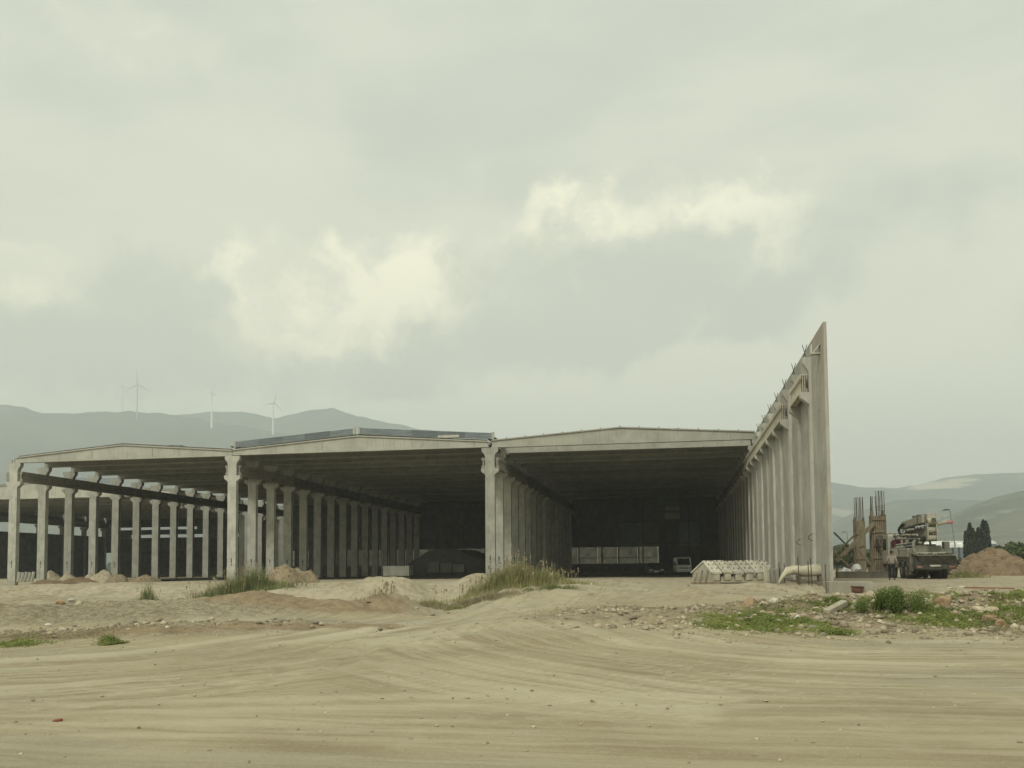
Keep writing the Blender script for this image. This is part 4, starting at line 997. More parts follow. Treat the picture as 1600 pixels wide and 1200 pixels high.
# ------------------------------------------------------------------ concrete pump truck (seen from behind and its left side)
def pump_truck():
    loc = at(1461, 56.5, 0); loc.z = gz(loc.x, loc.y)
    T = empty('concrete_pump_truck', 'dusty cream concrete pump truck with folded boom seen from behind', 'truck', loc, R(-1))
    # chassis
    MB().box(-0.42, -0.30, 0.9, 9.2, 0.80, 1.08).box(0.30, 0.42, 0.9, 9.2, 0.80, 1.08).box(-0.3, 0.3, 1.5, 1.7, 0.85, 1.0).box(-0.3, 0.3, 4.5, 4.7, 0.85, 1.0).build('chassis', MT['grime'], T)
    # wheels
    def wheel(x0, x1, y):
        w_ = MB(); w_.tube((x0, y, 0.52), (x1, y, 0.52), 0.52, 24); o = w_.build('wheel', MT['rubber'], T, bevel=0.04)
        s = -1 if x0 < 0 else 1
        xo = min(x0, x1) if s < 0 else max(x0, x1)
        MB().tube((xo - 0.012 if s < 0 else xo + 0.002, y, 0.52), (xo - 0.002 if s < 0 else xo + 0.012, y, 0.52), 0.28, 14).build('rim', MT['hoppergreen'], o)
        MB().tube((xo + s * 0.014, y, 0.52), (xo + s * 0.07, y, 0.52), 0.11, 10).build('hub', MT['grime'], o)
    for y in (2.1, 3.5):
        for s in (-1, 1):
            wheel(s * 1.22, s * 0.94, y); wheel(s * 0.90, s * 0.62, y)
        MB().tube((-0.9, y, 0.52), (0.9, y, 0.52), 0.09, 8).build('axle', MT['grime'], T)
    for y in (6.6, 8.3):
        for s in (-1, 1): wheel(s * 1.18, s * 0.88, y)
    for s in (-1, 1):
        # mudguards
        for y in (2.1, 3.5):
            g_ = MB(); n = 8
            for k in range(n):
                a0 = math.pi * (0.12 + 0.76 * k / n); a1 = math.pi * (0.12 + 0.76 * (k + 1) / n)
                for (r0, r1) in ((0.60, 0.63),):
                    vs = []
                    for x in (s * 0.60, s * 1.25):
                        vs += [(x, y + r0 * math.cos(a0), 0.55 + r0 * math.sin(a0)), (x, y + r0 * math.cos(a1), 0.55 + r0 * math.sin(a1)), (x, y + r1 * math.cos(a1), 0.55 + r1 * math.sin(a1)), (x, y + r1 * math.cos(a0), 0.55 + r1 * math.sin(a0))]
                    g_.mesh(vs, [(0, 1, 2, 3), (7, 6, 5, 4), (0, 4, 5, 1), (1, 5, 6, 2), (2, 6, 7, 3), (3, 7, 4, 0)])
            g_.build('mudguard', MT['grime'], T)
        # outriggers folded along the side
        MB().box(s * 1.02 - 0.11, s * 1.02 + 0.11, 4.3, 6.0, 0.75, 1.25).build('outrigger', MT['hoppergreen'], T, bevel=0.02)
        o = MB().tube((s * 1.12, 1.25, 0.35), (s * 1.12, 1.25, 1.75), 0.10, 10).build('outrigger_leg', MT['hoppergreen'], T)
        MB().tube((s * 1.12, 1.25, 0.27), (s * 1.12, 1.25, 0.345), 0.22, 10).build('foot_plate', MT['grime'], o)
        MB().box(s * 1.12 - 0.12, s * 1.12 + 0.12, 0.98, 1.12, 0.5, 1.75).build('outrigger_arm', MT['hoppergreen'], T, bevel=0.02)
    # deck with side boxes
    MB().box(-1.15, 1.15, 1.5, 6.9, 1.25, 1.42).build('deck', MT['hoppergreen'], T)
    MB().box(-1.23, -0.62, 4.15, 6.8, 1.425, 2.12).build('tool_box', MT['hoppergreen'], T, bevel=0.03)
    MB().box(-1.21, -0.60, 1.75, 3.95, 1.425, 2.0).build('water_tank', MT['truckpaint'], T, bevel=0.05)
    MB().box(0.62, 1.23, 1.75, 6.8, 1.425, 2.05).build('tool_box', MT['truckpaint'], T, bevel=0.03)
    for k in range(4): MB().box(-1.245, -1.232, 4.3 + 0.62 * k, 4.85 + 0.62 * k, 1.5, 2.05).build('box_door', MT['truckpaint'], T)
    # pump cylinders along the deck
    for x in (-0.28, 0.28): MB().tube((x, 0.9, 1.55), (x, 5.2, 1.75), 0.15, 12).build('pump_cylinder', MT['trucktubes'], T)
    # rear hopper: flared dark trough with a pale lip and a grid
    hp_ = MB(); hv = [(-0.55, 0.25, 0.55), (0.55, 0.25, 0.55), (0.55, 0.95, 0.55), (-0.55, 0.95, 0.55), (-1.10, -0.35, 1.48), (1.10, -0.35, 1.48), (1.10, 1.15, 1.62), (-1.10, 1.15, 1.62)]
    hp_.mesh(hv, [(3, 2, 1, 0), (0, 1, 5, 4), (1, 2, 6, 5), (2, 3, 7, 6), (3, 0, 4, 7)])
    iv = [(v[0] * 0.93, 0.4 + (v[1] - 0.4) * 0.93, v[2] + 0.03) for v in hv]
    hp_.mesh(iv, [(0, 1, 2, 3), (4, 5, 1, 0), (5, 6, 2, 1), (6, 7, 3, 2), (7, 4, 0, 3)])
    H = hp_.build('hopper', MT['grime'], T)
    rim = MB(); rv = [Vector((v[0], v[1], v[2] + 0.03)) for v in hv[4:]]
    for a, b in zip(rv, rv[1:] + rv[:1]): rim.beam(a, b, 0.10, 0.07)
    rim.build('hopper_lip', MT['hoppergreen'], H)
    grid = MB()
    for k in range(9): x = -0.9 + 0.225 * k; grid.beam((x, -0.28, 1.50), (x, 1.08, 1.62), 0.02, 0.05)
    gg = grid.build('hopper_grid', MT['grime'], H); gg['kind'] = 'stuff'
    # raised hopper lid / splash guard, leaning back, with pale lower lip
    MB().mesh([(-0.98, 1.18, 1.66), (1.02, 1.18, 1.66), (0.80, 1.6, 2.16), (-0.75, 1.6, 2.16), (-0.98, 1.24, 1.66), (1.02, 1.24, 1.66), (0.80, 1.66, 2.16), (-0.75, 1.66, 2.16)], [(0, 1, 2, 3), (7, 6, 5, 4), (0, 4, 5, 1), (1, 5, 6, 2), (2, 6, 7, 3), (3, 7, 4, 0)]).build('splash_guard', MT['hoppergreen'], T)
    MB().beam((-0.98, 1.12, 1.68), (1.04, 1.12, 1.68), 0.10, 0.09).build('guard_lip', MT['trucktubes'], T)
    MB().box(-1.22, 1.22, -0.28, -0.12, 0.62, 0.92).build('rear_bumper', MT['grime'], T)
    MB().box(-0.32, 0.28, -0.31, -0.285, 0.80, 0.90).build('number_plate', MT['truckpaint'], T)
    for s in (-1, 1):
        MB().box(s * 0.95 - 0.16, s * 0.95 + 0.16, -0.31, -0.285, 0.74, 0.82).build('tail_lamp', MT['pinkhose'], T)
        MB().mesh([(s * 0.75, -0.1, 1.45), (s * 1.27, -0.1, 1.45), (s * 1.36, -0.12, 0.78), (s * 0.85, -0.12, 0.78)], [(0, 1, 2, 3)]).build('mud_flap', MT['rubber'], T)
    # flared rubber apron on the right rear corner
    MB().mesh([(1.1, 0.0, 1.62), (1.18, 1.1, 1.62), (1.62, 0.8, 0.92), (1.52, -0.1, 0.92), (1.06, 0.0, 1.62), (1.14, 1.1, 1.62), (1.56, 0.8, 0.92), (1.46, -0.1, 0.92)], [(0, 1, 2, 3), (7, 6, 5, 4), (0, 3, 7, 4), (1, 5, 6, 2), (2, 6, 7, 3), (0, 4, 5, 1)]).build('apron', MT['rubber'], T)
    MB().box(0.95, 1.28, 1.3, 1.9, 1.65, 2.4).build('control_box', MT['hoppergreen'], T, bevel=0.03)
    # big delivery elbow and conveying pipes at the rear left
    el = MB(); pts = [Vector((-0.75, 1.2, 1.0)), Vector((-0.85, 1.0, 1.5)), Vector((-0.95, 1.15, 2.0)), Vector((-0.8, 1.7, 2.35)), Vector((-0.5, 2.4, 2.55))]
    el.path(pts, 0.11, 10); el.build('delivery_pipe', MT['hoppergreen'], T)
    # cab
    cp = MB(); cp.prism([(7.35, 1.0), (9.35, 1.0), (9.40, 1.9), (9.15, 3.05), (8.9, 3.12), (7.45, 3.12), (7.35, 3.0)], -1.22, 1.22, 'X')
    C = cp.build('cab', MT['truckpaint'], T, bevel=0.05)
    MB().box(-0.95, -0.35, 7.325, 7.345, 2.15, 2.72).build('rear_window', MT['redwin'], C)
    MB().mesh([(-1.1, 9.402, 1.95), (1.1, 9.402, 1.95), (1.1, 9.17, 3.0), (-1.1, 9.17, 3.0)], [(0, 1, 2, 3)]).build('windscreen', MT['glass'], C)
    MB().box(-1.235, -1.222, 7.95, 8.95, 2.0, 2.8).build('side_window', MT['glass'], C)
    MB().box(1.222, 1.235, 7.95, 8.95, 2.0, 2.8).build('side_window', MT['glass'], C)
    MB().box(-1.23, -1.223, 7.85, 9.05, 1.1, 1.98).build('door', MT['truckpaint'], C)
    MB().box(-1.15, 1.15, 7.5, 8.9, 3.125, 3.18).build('roof_rail', MT['hoppergreen'], C)
    mr = MB(); mr.path([(-1.22, 9.0, 3.0), (-1.62, 9.1, 3.0), (-1.66, 9.1, 2.2), (-1.22, 9.05, 1.9)], 0.025, 6); mr = mr.build('mirror_arm', MT['grime'], C)
    MB().box(-1.74, -1.50, 9.0, 9.08, 2.25, 2.85).build('mirror', MT['grime'], C, bevel=0.03)
    MB().tube((-1.0, 7.2, 1.2), (-1.0, 7.2, 2.6), 0.08, 8).build('exhaust', MT['grime'], T)
    # slewing turret near the middle-front
    MB().tube((0, 5.9, 1.45), (0, 5.9, 2.1), 0.62, 20).build('turret', MT['hoppergreen'], T)
    MB().prism([(5.3, 2.1), (6.5, 2.1), (6.3, 3.0), (5.6, 3.0)], -0.45, 0.45, 'X').build('turret_head', MT['boom'], T, bevel=0.04)
    # boom: four folded arms running fore and aft
    def arm(name, p, q, wd, ht, m=MT['boom']):
        return MB().beam(p, q, wd, ht).build(name, m, T, bevel=0.03)
    a1 = arm('lower_boom_arm', (-0.05, 6.2, 2.85), (-0.05, 0.75, 2.95), 0.42, 0.42)
    a2 = arm('boom_arm', (0.05, 0.6, 3.25), (-0.10, 7.2, 3.05), 0.36, 0.34)
    a3 = arm('upper_boom_arm', (-0.25, 0.9, 3.86), (-0.45, 5.9, 3.66), 0.36, 0.50)
    a4 = arm('boom_arm', (0.35, 0.8, 3.40), (0.25, 6.6, 3.30), 0.28, 0.26)
    MB().box(-0.46, -0.04, 1.9, 3.0, 3.55, 4.16).build('arm_sleeve', MT['hoppergreen'], T, bevel=0.03)
    for y in (1.85, 3.02): MB().box(-0.50, 0.0, y, y + 0.09, 3.52, 4.19).build('clamp_band', MT['grime'], a3)
    # knuckle at the rear: pale box, round pins
    MB().box(-0.30, 0.30, 0.30, 0.95, 3.62, 4.20).build('knuckle', MT['trucktubes'], T, bevel=0.08)
    for (x, y, z, r) in ((0, 0.36, 3.68, 0.22), (0.0, 0.6, 3.15, 0.23), (0, 0.5, 2.60, 0.19)):
        o = MB().tube((x - 0.28, y, z), (x + 0.28, y, z), r, 18).build('hinge', MT['boom'], T, bevel=0.02)
        MB().tube((x - 0.30, y - 0.1, z), (x + 0.30, y - 0.1, z), r * 0.45, 12).build('pin', MT['grime'], o)
        if z > 3.5: MB().tube((x + .08, y - r - 0.02, z + .05), (x + .08, y - r + 0.05, z + .05), r * 0.7, 14).build('pulley', MT['grime'], o)
    ln = MB(); ln.prism([(0.2, 2.5), (0.6, 2.42), (0.75, 3.0), (0.62, 3.5), (0.25, 3.5), (0.15, 3.0)], -0.30, -0.24, 'X').prism([(0.2, 2.5), (0.6, 2.42), (0.75, 3.0), (0.62, 3.5), (0.25, 3.5), (0.15, 3.0)], 0.24, 0.30, 'X')
    ln.build('link_plate', MT['boom'], T)
    # hydraulic rams
    for (p, q, r) in (((-0.35, 1.0, 3.3), (-0.6, 4.2, 3.25), 0.09), ((-0.55, 1.2, 2.6), (-0.75, 6.8, 2.78), 0.075), ((-0.45, 1.6, 2.45), (-0.9, 6.2, 2.30), 0.07), ((0.45, 1.3, 2.9), (0.45, 5.0, 2.6), 0.09), ((-0.62, 2.8, 2.2), (-0.95, 6.2, 2.12), 0.08)):
        p = Vector(p); q = Vector(q); mid = p.lerp(q, 0.55)
        o = MB().tube(p, mid, r * 0.55, 10).build('ram_rod', MT['galv'], T)
        MB().tube(mid, q, r, 12).build('ram_barrel', MT['trucktubes'], T)
        MB().tube(q - (q - p).normalized() * 0.1, q, r * 1.4, 12).build('ram_collar', MT['grime'], T)
    # conveying line on top of the boom with flanges
    cl = MB(); pts = [Vector((-0.75, 7.3, 3.0)), Vector((-0.72, 4.5, 2.95)), Vector((-0.62, 1.4, 2.85))]
    cl.path(pts, 0.075, 10); o = cl.build('conveying_pipe', MT['trucktubes'], T)
    for t_ in (0.0, 0.3, 0.55, 0.8): 
        c0 = Vector((-0.75, 7.3, 3.0)).lerp(Vector((-0.62, 1.4, 2.85)), t_); MB().tube(c0, c0 + Vector((0, -0.1, 0)), 0.11, 12).build('pipe_clamp', MT['grime'], o)
    # end hose with reddish tip poking out to the right at the rear
    eh = MB(); eh.path([Vector((0.1, 0.6, 3.40)), Vector((0.55, 0.5, 3.55)), Vector((0.9, 0.45, 3.60))], 0.12, 10); eh.build('end_pipe', MT['boom'], T)
    MB().tube((0.9, 0.45, 3.60), (1.28, 0.4, 3.62), 0.10, 10).build('rubber_tip', MT['pinkhose'], T)
    gr = MB(); gr.path([(0.25, 0.55, 4.1), (0.6, 0.5, 4.08), (0.75, 0.5, 3.95), (0.78, 0.5, 3.72)], 0.025, 6); gr.build('guard_rail', MT['trucktubes'], T)
    # loops of hydraulic hose
    for k in range(7):
        y0 = 5.4 - 0.12 * k; x = -0.62 - 0.05 * (k % 3)
        pts = [Vector((x - 0.12 * math.sin(math.pi * t / 8), y0 + 0.9 * math.sin(math.pi * t / 8) * (0.6 + .1 * k), 3.75 - 0.11 * t)) for t in range(9)]
        MB().path(pts, 0.03, 5).build('hydraulic_hose', MT['rubber'], T)
    for k in range(8):
        y0 = 1.0 + 0.62 * k
        pts = [Vector((-0.50 - 0.06 * math.sin(k), y0 + 0.14 * t, 3.35 - 0.26 * math.sin(math.pi * t / 6) + 0.02 * k)) for t in range(7)]
        MB().path(pts, 0.028, 5).build('hydraulic_hose', MT['rubber'], T)
    for (p, q) in (((-0.3, 2.2, 2.1), (0.3, 2.2, 2.9)), ((-0.5, 3.2, 2.0), (-0.1, 3.0, 2.9)), ((-0.6, 4.6, 2.1), (-0.15, 4.4, 2.9)), ((0.5, 2.6, 2.0), (0.3, 2.6, 3.0))):
        MB().beam(p, q, 0.10, 0.14).build('boom_support', MT['grime'], T)
    MB().box(-0.7, 0.1, 3.3, 4.0, 1.43, 2.35).build('valve_block', MT['grime'], T, bevel=0.04)
    MB().box(-0.55, 0.55, 1.6, 2.2, 1.75, 2.25).build('gearbox', MT['grime'], T, bevel=0.06)
    MB().tube((-0.55, 3.8, 3.42), (-0.25, 3.8, 3.42), 0.20, 14).build('hose_reel', MT['bluesteel'], T)
pump_truck()

# ------------------------------------------------------------------ person standing by the truck, seen from behind
def skin_figure(name, pts, edges, radii, m, root=0, sub=2):
    me = bpy.data.meshes.new(name + '_cage'); me.from_pydata(pts, edges, []); me.update()
    o = bpy.data.objects.new(name + '_cage', me); COL.objects.link(o)
    md_ = o.modifiers.new('skin', 'SKIN'); 
    for i, r in enumerate(radii):
        sv = me.skin_vertices[0].data[i]; sv.radius = r if isinstance(r, tuple) else (r, r); sv.use_root = (i == root)
    s = o.modifiers.new('sub', 'SUBSURF'); s.levels = sub; s.render_levels = sub
    dg = bpy.context.evaluated_depsgraph_get(); dg.update()
    res = bpy.data.meshes.new_from_object(o.evaluated_get(dg)); res.name = name
    bpy.data.objects.remove(o)
    res.materials.clear(); res.materials.append(m)
    res.polygons.foreach_set('use_smooth', [True] * len(res.polygons))
    return res
def person():
    pts = [(0, 0, .98), (0, 0, 1.15), (0, .01, 1.36), (0, .02, 1.50), (0, -.01, 1.60), (0, -.01, 1.70),
           (-.10, 0, .93), (-.12, 0, .50), (-.13, .03, .09), (-.14, -.14, .04), (.10, 0, .93), (.12, -.03, .50), (.14, .0, .09), (.15, -.17, .04),
           (-.20, .02, 1.43), (-.27, .03, 1.16), (-.25, -.10, .95), (-.24, -.14, .87), (.20, .02, 1.43), (.27, .03, 1.16), (.25, -.10, .95), (.24, -.14, .87)]
    # faces -y; turned so its back is to the viewer
    ed = [(0, 1), (1, 2), (2, 3), (3, 4), (4, 5), (0, 6), (6, 7), (7, 8), (8, 9), (0, 10), (10, 11), (11, 12), (12, 13), (2, 14), (14, 15), (15, 16), (16, 17), (2, 18), (18, 19), (19, 20), (20, 21)]
    rad = [(.15, .11), (.14, .10), (.16, .11), .055, .088, .085, .085, .062, .045, .04, .085, .062, .045, .04, .06, .045, .033, .035, .06, .045, .033, .035]
    q = onground(1394, 55)
    P = empty('person', 'person standing with back turned beside the truck in a light shirt and dark trousers', 'person', q, R(180 - 12))
    objof('body', skin_figure('body', pts, ed, rad, MT['skin']), P)
    sp = [(0, 0, .94), (0, 0, 1.15), (0, .01, 1.36), (0, .02, 1.46), (-.20, .02, 1.43), (-.27, .03, 1.16), (-.26, -.07, .99), (.20, .02, 1.43), (.27, .03, 1.16), (.26, -.07, .99)]
    objof('shirt', skin_figure('shirt', sp, [(0, 1), (1, 2), (2, 3), (2, 4), (4, 5), (5, 6), (2, 7), (7, 8), (8, 9)], [(.185, .14), (.18, .135), (.19, .14), .07, .085, .07, .055, .085, .07, .055], MT['shirt']), P)
    tp = [(0, 0, .97), (-.10, 0, .90), (-.12, 0, .50), (-.13, .02, .10), (.10, 0, .90), (.12, -.03, .50), (.14, 0, .10)]
    objof('trousers', skin_figure('trousers', tp, [(0, 1), (1, 2), (2, 3), (0, 4), (4, 5), (5, 6)], [(.165, .13), .11, .085, .075, .11, .085, .075], MT['trousers']), P)
    hm = bpy.data.meshes.new('hair'); bm = bmesh.new(); bmesh.ops.create_uvsphere(bm, u_segments=16, v_segments=10, radius=0.105)
    for v in bm.verts: v.co = Vector((v.co.x * 0.95, v.co.y * 1.08 + 0.012, v.co.z * 1.05 + 1.69)); 
    bmesh.ops.delete(bm, geom=[v for v in bm.verts if v.co.z < 1.64 or (v.co.y < -0.045 and v.co.z < 1.74)], context='VERTS')
    bm.to_mesh(hm); bm.free(); hm.materials.append(MT['hair']); hm.polygons.foreach_set('use_smooth', [True] * len(hm.polygons))
    objof('hair', hm, P)
    face = MB(); face.prism([(-.014, 1.63), (.014, 1.63), (.006, 1.69), (-.006, 1.69)], -.118, -.085); face.build('nose', MT['skin'], P)
    for s in (-1, 1):
        MB().tube((s * .032, -.098, 1.69), (s * .032, -.090, 1.69), 0.010, 8).build('eye', MT['hair'], P)
        MB().box(s * .085 - .012, s * .085 + .012, -.02, .02, 1.65, 1.71).build('ear', MT['skin'], P, bevel=.006)
        MB().box(s * .14 - .05, s * .14 + .05, -.20, .09, 0.0, .09).build('shoe', MT['hair'], P, bevel=.02)
        for k in range(4): MB().tube((s * (.225 + .012 * k), -.15, .86), (s * (.222 + .012 * k), -.158 + .01 * k, .79 - .008 * (k in (1, 2))), .009, 6, .007).build('finger', MT['skin'], P)
        MB().tube((s * .215, -.165, .88), (s * .21, -.19, .83), .010, 6, .008).build('thumb', MT['skin'], P)
    MB().box(-.025, .025, -.092, -.088, 1.60, 1.606).build('mouth', MT['redwin'], P)
person()

# ------------------------------------------------------------------ street lamps, cypresses, trees, greenhouse
def street_lamp(loc, H, lean, label, arm=0.9, r=0.075):
    L = empty('street_lamp', label, 'street lamp', loc)
    top = Vector((lean, 0, H))
    MB().tube((0, 0, 0), top, r, 8, r * 0.6).build('pole', MT['lamp'], L)
    MB().tube(top, top + Vector((-arm * 0.5, 0, 0.02)), 0.05, 6).build('arm', MT['lamp'], L)
    MB().prism([(-arm - 0.42, -0.09), (-arm * 0.4, -0.04), (-arm * 0.4, 0.06), (-arm - 0.2, 0.05)], -0.16, 0.16).build('lamp_head', MT['grime'], L, top)
zc = 80
street_lamp(at(1499, zc, 0), zat(1487, 796, zc), -0.60, 'leaning grey street lamp right of the pump truck', 0.25)
street_lamp(at(1325.5, 150, 0), zat(1325, 831, 150), 0, 'small distant street lamp behind the crossing braces', 0.5, 0.12)

def leaves(n, fn, size, seed, elong=1.6):
    rs = np.random.RandomState(seed); V = []; Fc = []
    for i in range(n):
        p, s = fn(rs)
        a = rs.normal(size=3); a /= np.linalg.norm(a); b = np.cross(a, rs.normal(size=3)); b /= np.linalg.norm(b) + 1e-9
        L = size * s * rs.uniform(0.6, 1.3)
        k = len(V); V += [p - a * L * elong * .5, p + b * L * .45, p + a * L * elong * .5, p - b * L * .45]; Fc.append((k, k + 1, k + 2, k + 3))
    return V, Fc
def crown(name, n, fn, size, seed, m, parent=None):
    V, Fc = leaves(n, fn, size, seed); me = bpy.data.meshes.new(name); me.from_pydata([tuple(v) for v in V], [], Fc); me.update(); me.materials.append(m)
    return objof(name, me, parent)
def cypress(px, py, zc, wpx, label, seed):
    b = at(px, zc, 0); H = zat(px, py, zc); W = wpx * zc / FPX / 2
    T = empty('cypress', label, 'tree', b, 0, 'cypresses beyond the dirt mound')
    MB().tube((0, 0, 0), (0, 0, H * 0.75), 0.22, 8, 0.06).build('trunk', MT['bark'], T)
    tips = [(random.Random(seed + i).uniform(-.45, .45) * W, random.Random(seed + i + 9).uniform(-.4, .4) * W, H * random.Random(seed * 3 + i).uniform(0.80, 1.0)) for i in range(4)]
    def fn(rs):
        tx, ty, tz = tips[rs.randint(4)]
        t = rs.uniform(0.06, 1.0)
        prof = min(1.0, (t / 0.18) ** 0.6) * (1 - t ** 3.0) ** 0.8
        ang = rs.uniform(0, 2 * math.pi); rr = W * 0.72 * prof * math.sqrt(rs.uniform(0.15, 1)) * (1 + 0.2 * math.sin(3 * ang + 9 * t))
        return np.array([tx * min(1, t * 2) + rr * math.cos(ang), ty + rr * math.sin(ang), tz * t]), 1.0
    crown('crown', 5200, fn, 0.34, seed, MT['cypress'], T)
cypress(1519, 814, 150, 16, 'leftmost cypress of the dark group beyond the dirt mound', 1)
cypress(1529, 822, 154, 7, 'thin middle cypress between the two broad ones', 2)
cypress(1541, 805, 150, 20, 'tallest broad cypress at the right of the dark group', 3)
cypress(1511, 830, 156, 8, 'short slim cypress at the left edge of the dark group', 4)
def round_tree(px, zc, py, wpx, label, seed, m, group, n=2600, leaf=0.42):
    b = at(px, zc, 0); b.z = gz(b.x, b.y); H = zat(px, py, zc) - b.z; W = wpx * zc / FPX / 2
    T = empty('tree', label, 'tree', b, 0, group)
    rs0 = np.random.RandomState(seed)
    t = MB(); t.tube((0, 0, 0), (0.1, 0, H * 0.5), 0.05 * H, 8, 0.03 * H)
    lobes = []
    for i in range(9):
        a = rs0.uniform(0, 2 * math.pi); d = rs0.uniform(0.1, 0.75)
        c = np.array([W * d * math.cos(a), W * d * math.sin(a), H * rs0.uniform(0.38, 0.80)]); lobes.append((c, W * rs0.uniform(0.28, 0.5), H * rs0.uniform(0.14, 0.24)))
        t.tube((0.05, 0, H * 0.4), tuple(c), 0.018 * H, 5, 0.006 * H)
    t.build('trunk', MT['bark'], T)
    def fn(rs):
        c, r1, r2 = lobes[rs.randint(9)]
        d = rs.normal(size=3); d /= np.linalg.norm(d); k = rs.uniform(0.45, 1.08)
        return c + d * np.array([r1, r1, r2]) * k, 1.0
    crown('crown', n, fn, leaf * max(0.6, H / 5), seed, m, T)
grp = 'orchard trees at the right edge beyond the dirt mound'
for i, (px, zc, py, wpx) in enumerate(((1568, 118, 852, 34), (1592, 112, 848, 40), (1618, 115, 850, 40), (1580, 135, 846, 36), (1556, 130, 858, 26))):
    round_tree(px, zc, py, wpx, ['green orchard tree just right of the cypress group', 'fullest green orchard tree near the right edge of the frame', 'orchard tree cut by the right edge of the frame', 'orchard tree peeping over the others, between the first and fullest', 'low orchard tree directly behind the dirt mound top'][i], 60 + i, MT['orchard'], grp)
for i, (px, zc, py, wpx) in enumerate(((1308, 120, 856, 26), (1326, 112, 850, 30), (1343, 125, 858, 22), (1358, 125, 862, 18), (1479, 140, 866, 22), (1495, 150, 862, 24))):
    round_tree(px, zc, py, wpx, ['tree showing at the outer edge of the tall wall', 'tree behind the crossing braces left of the formwork', 'tree behind the foot of the left formwork column', 'small tree in the gap between the formwork columns', 'small tree right of the pump truck below the greenhouse', 'tree between the street lamp and the dirt mound'][i], 80 + i, MT['orchard'], 'trees behind the formwork and truck')
for i, (px, zc, py, wpx) in enumerate(((96, 190, 872, 20), (88, 178, 880, 12))):
    round_tree(px, zc, py, wpx, ['green tree seen through the gap in the neighbouring hall', 'low shrub beside the tree seen through the neighbouring hall'][i], 95 + i, MT['orchard'], None)
# far wood on the plain: one mass
def far_wood():
    rs = np.random.RandomState(5); V = []; Fc = []
    for (pa, pb, za, zb, n) in ((1150, 1750, 330, 620, 420), (-500, 800, 600, 1200, 260)):
        for i in range(n):
            px = rs.uniform(pa, pb); zc = rs.uniform(za, zb); c = at(px, zc, 0); W = rs.uniform(4, 9); H = rs.uniform(4, 9.5)
            for k in range(46):
                d = rs.normal(size=3); d /= np.linalg.norm(d)
                p = np.array([c.x + d[0] * W * .5, c.y + d[1] * W * .5, H * 0.5 + d[2] * H * 0.45]) 
                a = rs.normal(size=3); a /= np.linalg.norm(a); b = np.cross(a, rs.normal(size=3)); b /= np.linalg.norm(b)
                L = W * 0.22; j = len(V); V += [p - a * L, p + b * L, p + a * L, p - b * L]; Fc.append((j, j + 1, j + 2, j + 3))
    me = bpy.data.meshes.new('far_wood'); me.from_pydata([tuple(v) for v in V], [], Fc); me.update(); me.materials.append(MT['farleaf'])
    o = objof('far_wood', me); tag(o, 'far-off belt of trees across the plain below the mountains', 'wood', kind='stuff')
far_wood()
def greenhouse(px0, px1, zc, ptop, label, H):
    a = at(px0, zc, 0); b = at(px1, zc, 0); L = (b - a).length
    g = empty('greenhouse', label, 'greenhouse', a, math.atan2(b.y - a.y, b.x - a.x), 'greenhouses on the plain')
    z1 = H
    n = 7
    for k in range(n):
        x0 = L * k / n; x1 = L * (k + 1) / n - 0.3; xm = (x0 + x1) / 2
        MB().prism([(x0, z1 - 1.6), (x0 + (x1 - x0) * .15, z1 - 0.5), (xm, z1), (x1 - (x1 - x0) * .15, z1 - 0.5), (x1, z1 - 1.6)], 0, 30).build('roof', MT['greenhouse'], g)
        MB().box(x0 + .2, x1 - .2, 0.2, 29, 0, z1 - 1.61).build('wall', MT['bluesheet'], g)
greenhouse(1462, 1530, 300, 848, 'white roofed long greenhouse between the truck and the cypresses', zat(1490, 848, 300))
greenhouse(1468, 1560, 430, 850, 'further white greenhouse just above the nearer one', zat(1490, 845, 430))

# ------------------------------------------------------------------ wind turbines
def turbine(px, hub, basey, zc, rot, rad_px, label, m, th=1.7, nac=0):
    hubz = zat(px, hub, zc); b = at(px, zc, 0); base = zat(px, basey, zc) - 25
    k = zc / FPX
    T = empty('wind_turbine', label, 'wind turbine', (b.x, b.y, base), math.atan2(b.x, b.y) * -1 + nac, 'wind turbines on the ridge')
    H = hubz - base; Rr = rad_px * k
    MB().tube((0, 0, 0), (0, 0, H), th * k * 0.62, 12, th * k * 0.40).build('tower', m, T)
    MB().box(-2.2, 2.2, -5, 9, H - 2.2, H + 2.4).build('nacelle', m, T, bevel=0.6)
    MB().tube((0, -9, H), (0, -5.01, H), 1.2, 12, 2.4).build('hub', m, T)
    for i in range(3):
        a = rot + i * 2 * math.pi / 3; d = Vector((math.sin(a), 0, math.cos(a))); n = Vector((math.cos(a), 0, -math.sin(a)))
        c0 = Vector((0, -7, H)); vs = []
        for (t_, w_) in ((0.04, 1.2), (0.2, 2.3), (1.0, 0.5)):
            for y in (-0.35, 0.35):
                vs += [c0 + d * Rr * t_ - n * w_ * 0.5 * th * .8 + Vector((0, y, 0)), c0 + d * Rr * t_ + n * w_ * 0.5 * th * .8 + Vector((0, y, 0))]
        fs = []
        for s in (0, 4): fs += [(s, s + 1, s + 5, s + 4), (s + 2, s + 6, s + 7, s + 3), (s, s + 4, s + 6, s + 2), (s + 1, s + 3, s + 7, s + 5)]
        fs += [(0, 2, 3, 1), (8, 9, 11, 10)]
        MB().mesh(vs, fs).build('blade', m, T)
turbine(187, 600, 640, 3450, R(-20), 16, 'faintest wind turbine at the far left of the ridge', MT['turbine'], 1.5)
turbine(210, 598, 642, 3300, R(-4), 25, 'tall grey wind turbine with one blade straight up', MT['turbinegrey'], 1.9)
turbine(328, 611, 656, 3100, R(12), 15, 'white wind turbine standing in front of the ridge between the grey one and the brightest', MT['turbine'], 2.5)
turbine(425, 627, 664, 2700, R(10), 20, 'brightest white wind turbine, nearest and furthest right on the ridge', MT['turbine'], 2.6, 0.5)

